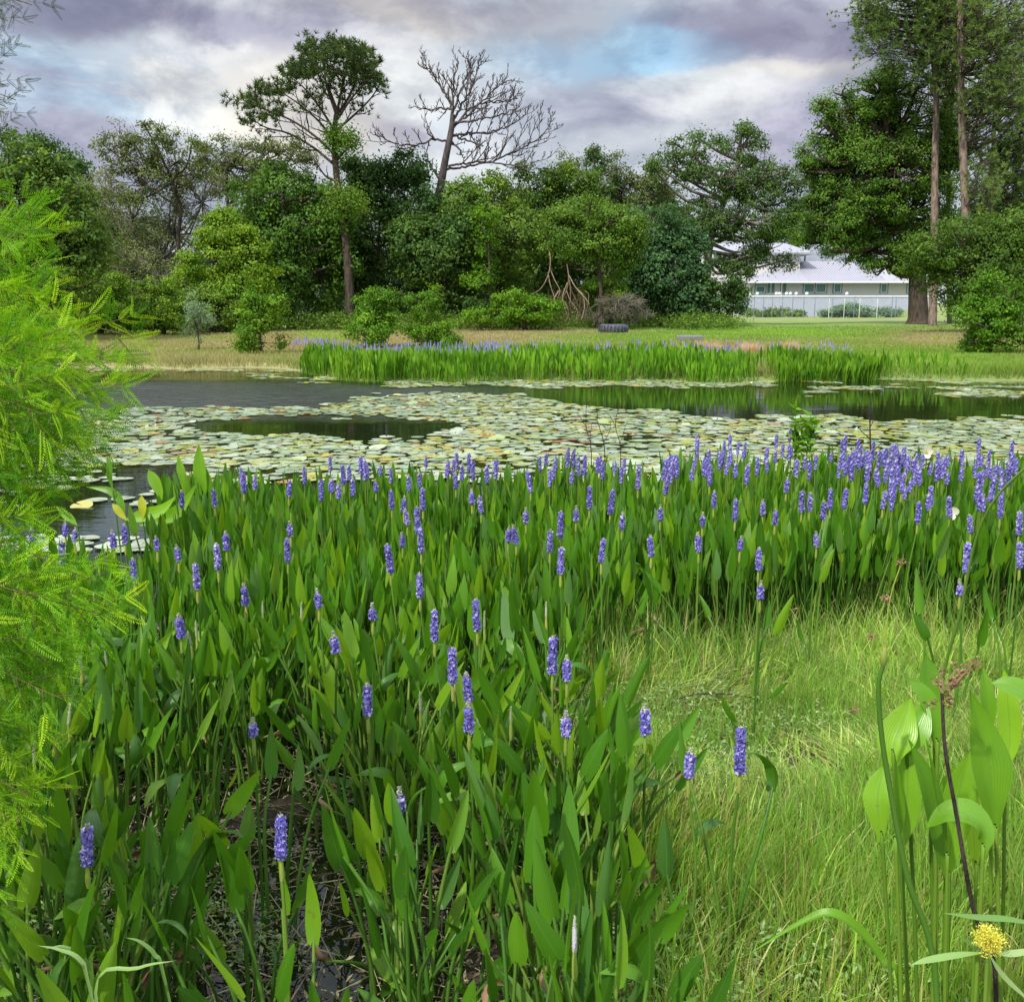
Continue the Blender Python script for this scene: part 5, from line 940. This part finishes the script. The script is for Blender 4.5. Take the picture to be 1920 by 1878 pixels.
# upper branches, their shade put into a darker needle colour, belong to a taller cypress farther off
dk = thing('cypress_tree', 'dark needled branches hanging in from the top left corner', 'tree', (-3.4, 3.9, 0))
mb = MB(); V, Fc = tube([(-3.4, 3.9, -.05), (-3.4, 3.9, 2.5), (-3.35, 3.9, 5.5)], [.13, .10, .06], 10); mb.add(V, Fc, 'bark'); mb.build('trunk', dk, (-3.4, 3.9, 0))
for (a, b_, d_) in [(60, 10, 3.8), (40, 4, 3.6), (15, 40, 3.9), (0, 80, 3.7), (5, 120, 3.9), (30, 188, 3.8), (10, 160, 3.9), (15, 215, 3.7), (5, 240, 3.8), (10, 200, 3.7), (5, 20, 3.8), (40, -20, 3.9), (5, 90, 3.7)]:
    e = P(a, b_, d_); s0 = np.array((-3.4, 3.9, e[2]+.25)); pts = smooth([s0, s0*.4+e*.6+(0, 0, .12), e], 6); lf, wd = MB(), MB(); fir_limb(lf, wd, pts, .008, 'cypress_shaded', 22, .17, .62, .8)
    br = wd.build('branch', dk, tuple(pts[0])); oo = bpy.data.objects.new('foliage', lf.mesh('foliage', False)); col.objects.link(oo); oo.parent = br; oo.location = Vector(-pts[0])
# ------------------------------------------------------------------ broad arrowhead plant lower right
AT = np.array([0, .1, .22, .36, .5, .64, .78, .9, 1.]); AW = np.array([.06, .26, .58, .88, 1., .92, .66, .32, .01])
def ribbon(mb, mid, ws, face, mat, fold=.25, nu=7, wave=.06, tint=0.):
    mid = smooth(mid, 5); n_ = len(mid); t_ = np.linspace(0, 1, n_); w_ = np.interp(t_, AT, AW)*ws; d = unit(np.gradient(mid, axis=0)); s_ = unit(np.cross(d, np.broadcast_to(np.asarray(face, float), d.shape))); nn = np.cross(s_, d); us = np.linspace(-1, 1, nu); V = []
    for i in range(n_):
        for u_ in us: V.append(mid[i]+s_[i]*u_*w_[i]+nn[i]*(abs(u_)*fold*w_[i]+wave*ws*math.sin(t_[i]*11+u_*3)*abs(u_)))
    i = np.arange(n_-1)[:, None]*nu; j = np.arange(nu-1)[None]; mb.add(V, np.stack((i+j, i+j+1, i+nu+j+1, i+nu+j), -1).reshape(-1, 4), mat, tint, np.tile(us, n_))
def ln(pts, D, dd=0.): return [P(a, b_, D+dd*i) for i, (a, b_) in enumerate(pts)]
def foot(px_, D): q = P(px_, 1878, D); return np.array((q[0], D, .03))
RT = np.array(foot(1790, 1.62)); ar = thing('arrowhead_plant', 'broad-leaved arrowhead plant at the lower right corner', 'water plant', tuple(RT))
#       blade from base to tip (px, py), width px, D, foot px, facing
AL = [([(1868, 1580), (1857, 1476), (1846, 1402), (1818, 1294)], 43, 1.50, 1925, (.25, -1, .25)),
      ([(1676, 1440), (1676, 1400), (1690, 1360), (1709, 1306)], 34, 1.56, 1750, (-.5, -1, .5)),
      ([(1655, 1590), (1646, 1520), (1648, 1475), (1662, 1430)], 25, 1.54, 1720, (-.6, -1, .4)),
      ([(1752, 1400), (1750, 1330), (1742, 1270), (1734, 1224)], 24, 1.66, 1780, (.1, -1, .1)),
      ([(1757, 1420), (1752, 1350), (1730, 1300), (1700, 1270)], 19, 1.60, 1770, (.3, -1, .5)),
      ([(1700, 1420), (1708, 1385), (1722, 1350), (1742, 1316)], 28, 1.58, 1760, (-.2, -1, .6)),
      ([(1780, 1665), (1755, 1560), (1738, 1470), (1703, 1385)], 25, 1.52, 1800, (.5, -1, .1)),
      ([(1680, 1600), (1686, 1540), (1682, 1480), (1677, 1415)], 15, 1.50, 1735, (.8, -1, 0)),
      ([(1690, 1600), (1698, 1530), (1702, 1460), (1704, 1392)], 25, 1.55, 1745, (-.4, -1, .1)),
      ([(1776, 1630), (1768, 1560), (1752, 1470), (1736, 1385)], 15, 1.48, 1800, (1., -.8, 0)),
      ([(1772, 1665), (1786, 1560), (1800, 1476), (1820, 1403)], 30, 1.60, 1790, (-.2, -1, .2)),
      ([(1842, 1615), (1846, 1560), (1815, 1528), (1775, 1524), (1736, 1553)], 32, 1.44, 1850, (.1, -.4, 1.)),
      ([(1960, 1340), (1925, 1305), (1890, 1286), (1856, 1281)], 24, 1.46, 1990, (0, -.6, 1.)),
      ([(1856, 1400), (1852, 1340), (1847, 1290), (1842, 1248)], 17, 1.68, 1880, (.3, -1, 0)),
      ([(1884, 1450), (1893, 1390), (1889, 1310), (1882, 1253)], 20, 1.64, 1900, (-.3, -1, 0)),
      ([(1830, 1640), (1826, 1570), (1824, 1520), (1822, 1470)], 20, 1.66, 1840, (0, -1, .1)),
      ([(1745, 1560), (1765, 1510), (1780, 1470), (1790, 1440)], 22, 1.64, 1780, (0, -1, .1))]
for (pl, wpx, D_, fp, fc) in AL:
    mb = MB(); q = ln(pl, D_, .012); ribbon(mb, q, wpx/F*D_*1.12, fc, 'arrow_leaf', .28)
    f0 = foot(fp, D_); mid = q[0]*.55+f0*.45; mid[0] = q[0][0]*.45+f0[0]*.55
    V, Fc = tube(smooth([f0, mid, q[0], q[1]*.12+q[0]*.88+np.array((0, .004, 0))], 5), np.concatenate((np.linspace(.0042, .0030, 12), [.0027, .002, .0013, .0005])), 7); mb.add(V, Fc, 'arrow_stalk', .55); mb.build('leaf', ar, tuple(f0))
def stalk(pl, D_, r, mat, name, parent, tint=.5, base=None, dd=.0):
    pts = ln(pl, D_, dd); pts = ([base] if base is not None else [])+pts; pts = smooth(pts, 5); mb = MB(); V, Fc = tube(pts, np.linspace(r, r*.6, len(pts)), 7); mb.add(V, Fc, mat, tint); return mb, pts, name, parent
mb, pts, *_ = stalk([(1757, 1878), (1701, 1644), (1675, 1513), (1654, 1387), (1647, 1290), (1655, 1248)], 1.45, .0055, 'pw_stalk', 'x', ar, .85, foot(1770, 1.45)); fs = mb.build('flower_stalk', ar, tuple(pts[0]))
q = P(1657, 1232, 1.45); mb = MB(); V, Fc = tube([q+(0, 0, -.014), q+(0, 0, -.006), q+(0, 0, .006), q+(.002, 0, .016)], [.0025, .0058, .0055, .0015], 8); mb.add(V, Fc, 'sheath', .2)
for a in (-1, 1): mb.add(*segs([q], [q+(a*.008, 0, .017)], .005, .001), 'sheath', .6)
o = bpy.data.objects.new('bud', mb.mesh('bud')); col.objects.link(o); o.parent = fs; o.location = Vector(-pts[0])
mb, pts, *_ = stalk([(1868, 1878), (1824, 1700), (1794, 1532), (1772, 1402), (1766, 1300)], 1.42, .0042, 'twig_dark', 'x', ar, .5, foot(1885, 1.42)); fs = mb.build('dry_stalk', ar, tuple(pts[0]))
mb = MB(); 
for (a, b_) in [(1768, 1262), (1782, 1270), (1765, 1285), (1778, 1300), (1790, 1285), (1800, 1262), (1815, 1252), (1828, 1240), (1745, 1318), (1775, 1318), (1785, 1310), (1758, 1275), (1795, 1248), (1812, 1262)]:
    q = P(a, b_, 1.42+random.uniform(-.02, .02)); q1 = P(1768, 1310, 1.42); mb.add(*segs([q1*.6+q*.4], [q], .0016, .0012), 'dry', .1)
    cc_ = q+R.normal(size=(16, 3))*.0038; V, Fc = cards(cc_, R.normal(size=(16, 3)), .0075, .5); mb.add(V, Fc, 'dry', np.repeat(R.random(16), 4))
o = bpy.data.objects.new('seed_head', mb.mesh('seed_head')); col.objects.link(o); o.parent = fs; o.location = Vector(-pts[0])
# sedge with yellow flower
q = P(1854, 1765, 1.30); f0 = np.array((q[0]+.01, 1.30, .03)); sg = thing('flatsedge', 'yellow-flowered sedge with long arching blades at the lower right corner', 'plant', tuple(f0))
mb = MB(); V, Fc = tube(smooth([f0, (f0+q)/2+(.01, 0, 0), q-(0, 0, .02)], 4), .003, 6); mb.add(V, Fc, 'pw_stalk', .8); mb.build('stem', sg, tuple(f0))
mb = MB(); n = 230; d = unit(R.normal(size=(n, 3))+(0, 0, .35)); A = np.repeat(q[None], n, 0)-(0, 0, .008); B = q+d*R.uniform(.008, .024, (n, 1)); mb.add(*segs(A, B, .0007, .0005), 'yellow_flower', .2)
pos = np.repeat(B, 5, 0)+R.normal(size=(n*5, 3))*.0025; V, Fc = cards(pos, R.normal(size=pos.shape), .0045, .28); mb.add(V, Fc, 'yellow_flower', np.repeat(R.random(n*5)*.99, 4)); mb.build('flower_head', sg, tuple(q))
for pl, D_ in [([(1852, 1785), (1800, 1790), (1740, 1800), (1708, 1808)], 1.3), ([(1852, 1785), (1900, 1788), (1960, 1775)], 1.3), ([(1852, 1785), (1880, 1830), (1940, 1885)], 1.28), ([(1852, 1785), (1830, 1775), (1800, 1758)], 1.32), ([(1990, 1745), (1900, 1725), (1830, 1720), (1768, 1711)], 1.36)]:
    mb = MB(); ribbon(mb, ln(pl, D_, .0), .0055, (0, -.5, 1), 'herb', .4, 3, 0, .8); mb.build('bract', sg, tuple(q))
# arching blade over the grass
f0 = foot(1700, 1.60); mb = MB(); pl = [f0]+ln([(1686, 1871), (1650, 1800), (1615, 1752), (1563, 1715), (1510, 1726), (1400, 1790)], 1.6, .01); ribbon(mb, pl, .011, (0, -.4, 1), 'arrow_leaf', .7, 5, 0, .3)
o = mb.build('long_grass_leaf', None, tuple(f0)); tag(o, 'single long blade arching over and drooping left across the grass', 'grass blade')
# leaning stalks and odd stems
def odd(name, label, cat, pl, D_, r, mat, base=None, tint=.5, dd=0.):
    mb, pts, *_ = stalk(pl, D_, r, mat, name, None, tint, base, dd); o = mb.build(name, None, tuple(pts[0])); tag(o, label, cat); return o, pts
D_ = 3.9
tw = [G(1238, 1338, .10), G(1262, 1316, .16), G(1300, 1302, .17), G(1360, 1300, .16), G(1425, 1310, .11)]; V, Fc = tube(smooth(tw, 5), np.linspace(.004, .0025, 21), 6); mb = MB().add(V, Fc, 'twig_dark'); o = mb.build('fallen_twig', None, tuple(tw[0])); tag(o, 'dark bent twig arching over the matted grass of the clearing', 'twig')
q = P(1800, 1150, 3.2); b0 = np.array((q[0]-.02, 3.2, .05)); odd('arching_stalk', 'long pale stalk arching up to the right edge above the flowers', 'stalk', [(1765, 1290), (1800, 1150), (1830, 1010), (1870, 930), (1930, 870)], 3.2, .006, 'pw_stalk', b0, .9, -.06)
MINR = .0022
# dead sapling stem over the pads
q = P(1632, 960, 6.6); b0 = np.array((q[0], 6.6, 0)); sp_ = thing('dead_sapling', 'thin dark leafless sapling rising above the right flowers', 'sapling', tuple(b0)); mb = MB(); e_ = []; grow(smooth([b0]+ln([(1630, 920), (1632, 850), (1631, 790), (1632, 742)], 6.6), 5), .009, 1, mb, 'twig_dark', e_, .2, every=2, ln=.16, r1=.003)
mb.build('stem', sp_, tuple(b0))
# leafy weed over the pads
for (bx, tips_, lb) in [(1490, [(1492, 765), (1502, 790), (1515, 800)], 'leafy green weed poking above the flowers before the open water'), (1512, [(1520, 778), (1528, 795)], 'wispy sprig just right of the leafy green weed')]:
    q = P(bx, 900, 7.4); b0 = np.array((q[0], 7.4, .0)); t = thing('tall_weed', lb, 'weed', tuple(b0)); mb = MB(); lf = MB()
    for tp_ in tips_:
        pts = smooth([b0, P(bx, 860, 7.4), P(*tp_, 7.4)], 8); V, Fc = tube(pts, np.linspace(.006, .002, len(pts)), 5); mb.add(V, Fc, 'pw_stalk', .5)
        for p in pts[8:]:
            for _ in range(3): leaf_mesh(lf, p, unit(R.normal(size=3)*(1, .6, .4)+(0, 0, .4)), random.uniform(.05, .09), .012, .5, .3, (0, -1, .4), 'pw_far', random.random(), ts=np.array([0, .3, .7, 1.]), ws=np.array([.3, 1., .6, .03]), nu=3)
    mb.build('stem', t, tuple(b0)); lf.build('leaves', t, tuple(b0))
for (bx, top, lb) in [(1105, 745, 'thin dry stem left of the others over the pads'), (1130, 800, 'short dark stem between two taller dry stems'), (1160, 760, 'thin branching dry stem right of the others over the pads')]:
    q = P(bx, 900, 7.6); b0 = np.array((q[0], 7.6, 0)); mb = MB(); e_ = []; grow(smooth([b0]+ln([(bx+4, 850), (bx-6, 800), (bx+random.uniform(-8, 8), top)], 7.6), 4), .004, 1, mb, 'twig_dark', e_, .2, every=3, ln=.25, r1=.002); o = mb.build('dry_stem', None, tuple(b0)); tag(o, lb, 'dry stem', 'dry stems standing over the lily pads')
# dried seed heads at right
for (a, b_, fx, lb) in [(1550, 1055, 1560, 'dried brown seed head on a stalk, leftmost of the group at right'), (1690, 1055, 1680, 'dried seed head on a stalk under the blurred flowers'), (1661, 1122, 1640, 'orange-brown seed head on a stalk at the edge of the clearing'), (1636, 1194, 1600, 'small pinkish seed head bent over the clearing grass'), (1598, 1331, 1545, 'fallen brown seed head lying on the matted grass')]:
    z = .60 if b_ < 1150 else .34 if b_ < 1250 else .17; q = G(a, b_, z); b0 = np.array((q[0]-.06, q[1]-.02, .05)); t = thing('seed_stalk', lb, 'seed head', tuple(b0)); mb = MB(); V, Fc = tube(smooth([b0, b0*.4+q*.6+(-.02, 0, .03), q], 5), .0032, 5); mb.add(V, Fc, 'sheath', .5); mb.build('stalk', t, tuple(b0))
    cc_ = q+R.normal(size=(60, 3))*(.011, .009, .008); V, Fc = cards(cc_, R.normal(size=(60, 3)), .014, .5); MB().add(V, Fc, 'dry', np.repeat(R.uniform(.3, .99, 60), 4)).build('seed_head', t, tuple(q))
# white arrowhead flowers among the violet ones
for (a, b_, lb) in [(1737, 848, 'white three-petalled flower above the violet spikes'), (1782, 960, 'drooping white flower below the violet spikes')]:
    q = G(a, b_, .80 if b_ < 900 else .70); b0 = np.array((q[0], q[1], 0.)); t = thing('arrowhead_flower', lb, 'flower', tuple(b0)); mb = MB(); mb.add(*tube(smooth([b0, (b0+q)/2+(.02, 0, 0), q], 4), .004, 6), 'pw_stalk', .6); mb.build('stem', t, tuple(b0))
    for k in range(3):
        a_ = k*2.09+.5; mb = MB(); leaf_mesh(mb, q, (math.cos(a_), -.35, math.sin(a_)), .045, .024, .5, .15, (0, -1, 0), 'white_petal', ts=np.array([0, .25, .6, .9, 1.]), ws=np.array([.2, .8, 1., .6, .2])); mb.build('petal', t, tuple(q))
    cc_ = q+(0, -.01, 0)+R.normal(size=(40, 3))*.005; V, Fc = cards(cc_, R.normal(size=(40, 3)), .008, .6); MB().add(V, Fc, 'yellow_flower', np.repeat(R.random(40), 4)).build('centre', t, tuple(q))
# arrowhead leaves at the left pond edge
la_ = [([(330, 930), (300, 958), (262, 968), (232, 975)], 14, 5.9, 'yellow-green blade lying horizontally over the dark water', 'arrow_leaf'), ([(370, 905), (335, 958), (300, 975), (258, 985)], 15, 6.0, 'broad light green blade bent sideways below the tallest leaf', 'arrow_leaf'), ([(235, 970), (226, 940), (205, 920), (160, 912)], 8, 6., 'slim blade arching left over the dark water', 'arrow_leaf'), ([(212, 920), (206, 895), (205, 870), (200, 855)], 6, 6., 'narrow upright blade left of the arching one', 'arrow_leaf'), ([(145, 985), (135, 975), (120, 962), (105, 948)], 8, 5.6, 'blade leaning left beside the cypress foliage', 'arrow_leaf'), ([(238, 975), (228, 965), (218, 952), (210, 944)], 7, 5.8, 'yellowing blade beside the arching one', 'yellow_leaf'), ([(268, 975), (268, 955), (266, 940), (265, 928)], 8, 5.9, 'small bright yellow leaf standing at the water edge', 'yellow_leaf'),
       ([(385, 960), (378, 910), (374, 870), (373, 832)], 13, 6.5, 'tallest upright leaf at the left rear of the stand', 'arrow_leaf'), ([(310, 950), (296, 915), (286, 895), (278, 880)], 11, 6.2, 'upright leaf left of the tallest one', 'arrow_leaf'), ([(345, 930), (342, 895), (338, 875), (334, 852)], 8, 6.6, 'narrow upright leaf just left of the tallest one', 'arrow_leaf')]
for pl, wpx, D_, lb, mt_ in la_:
    q = ln(pl, D_, .01); f0 = np.array((q[0][0]+.03, D_, -.02)); t = thing('arrowhead_leaf', lb, 'leaf', tuple(f0), 'arrowhead leaves at the left pond edge'); mb = MB(); ribbon(mb, q, wpx/F*D_, (.1, -1, .5), mt_, .3, 5); mb.build('blade', t, tuple(q[0]))
    mb = MB(); V, Fc = tube(smooth([f0, (f0+q[0])/2, q[0]], 3), .005, 5); mb.add(V, Fc, 'pw_stalk', .3); mb.build('stalk', t, tuple(f0))
# arching grass blades lower left
for pl, D_, lb in [([(170, 1860), (150, 1800), (110, 1780), (70, 1772)], 1.75, 'pale grass blade arching left at the lower left corner'), ([(185, 1878), (160, 1800), (120, 1775), (85, 1778)], 1.8, 'second pale grass blade arching left at the lower left corner'), ([(310, 1840), (290, 1790), (262, 1765), (235, 1757)], 1.8, 'pale blade arching left of the lower left mud'), ([(180, 1860), (260, 1815), (330, 1800)], 1.75, 'long pale blade slanting right across the lower left mud')]:
    q = ln(pl, D_); f0 = np.array((q[0][0]+.05, D_, .0)); mb = MB(); ribbon(mb, [f0]+q, .0045, (0, -.4, 1), 'herb', .5, 3, 0, .9); o = mb.build('grass_blade', None, tuple(f0)); tag(o, lb, 'grass blade')
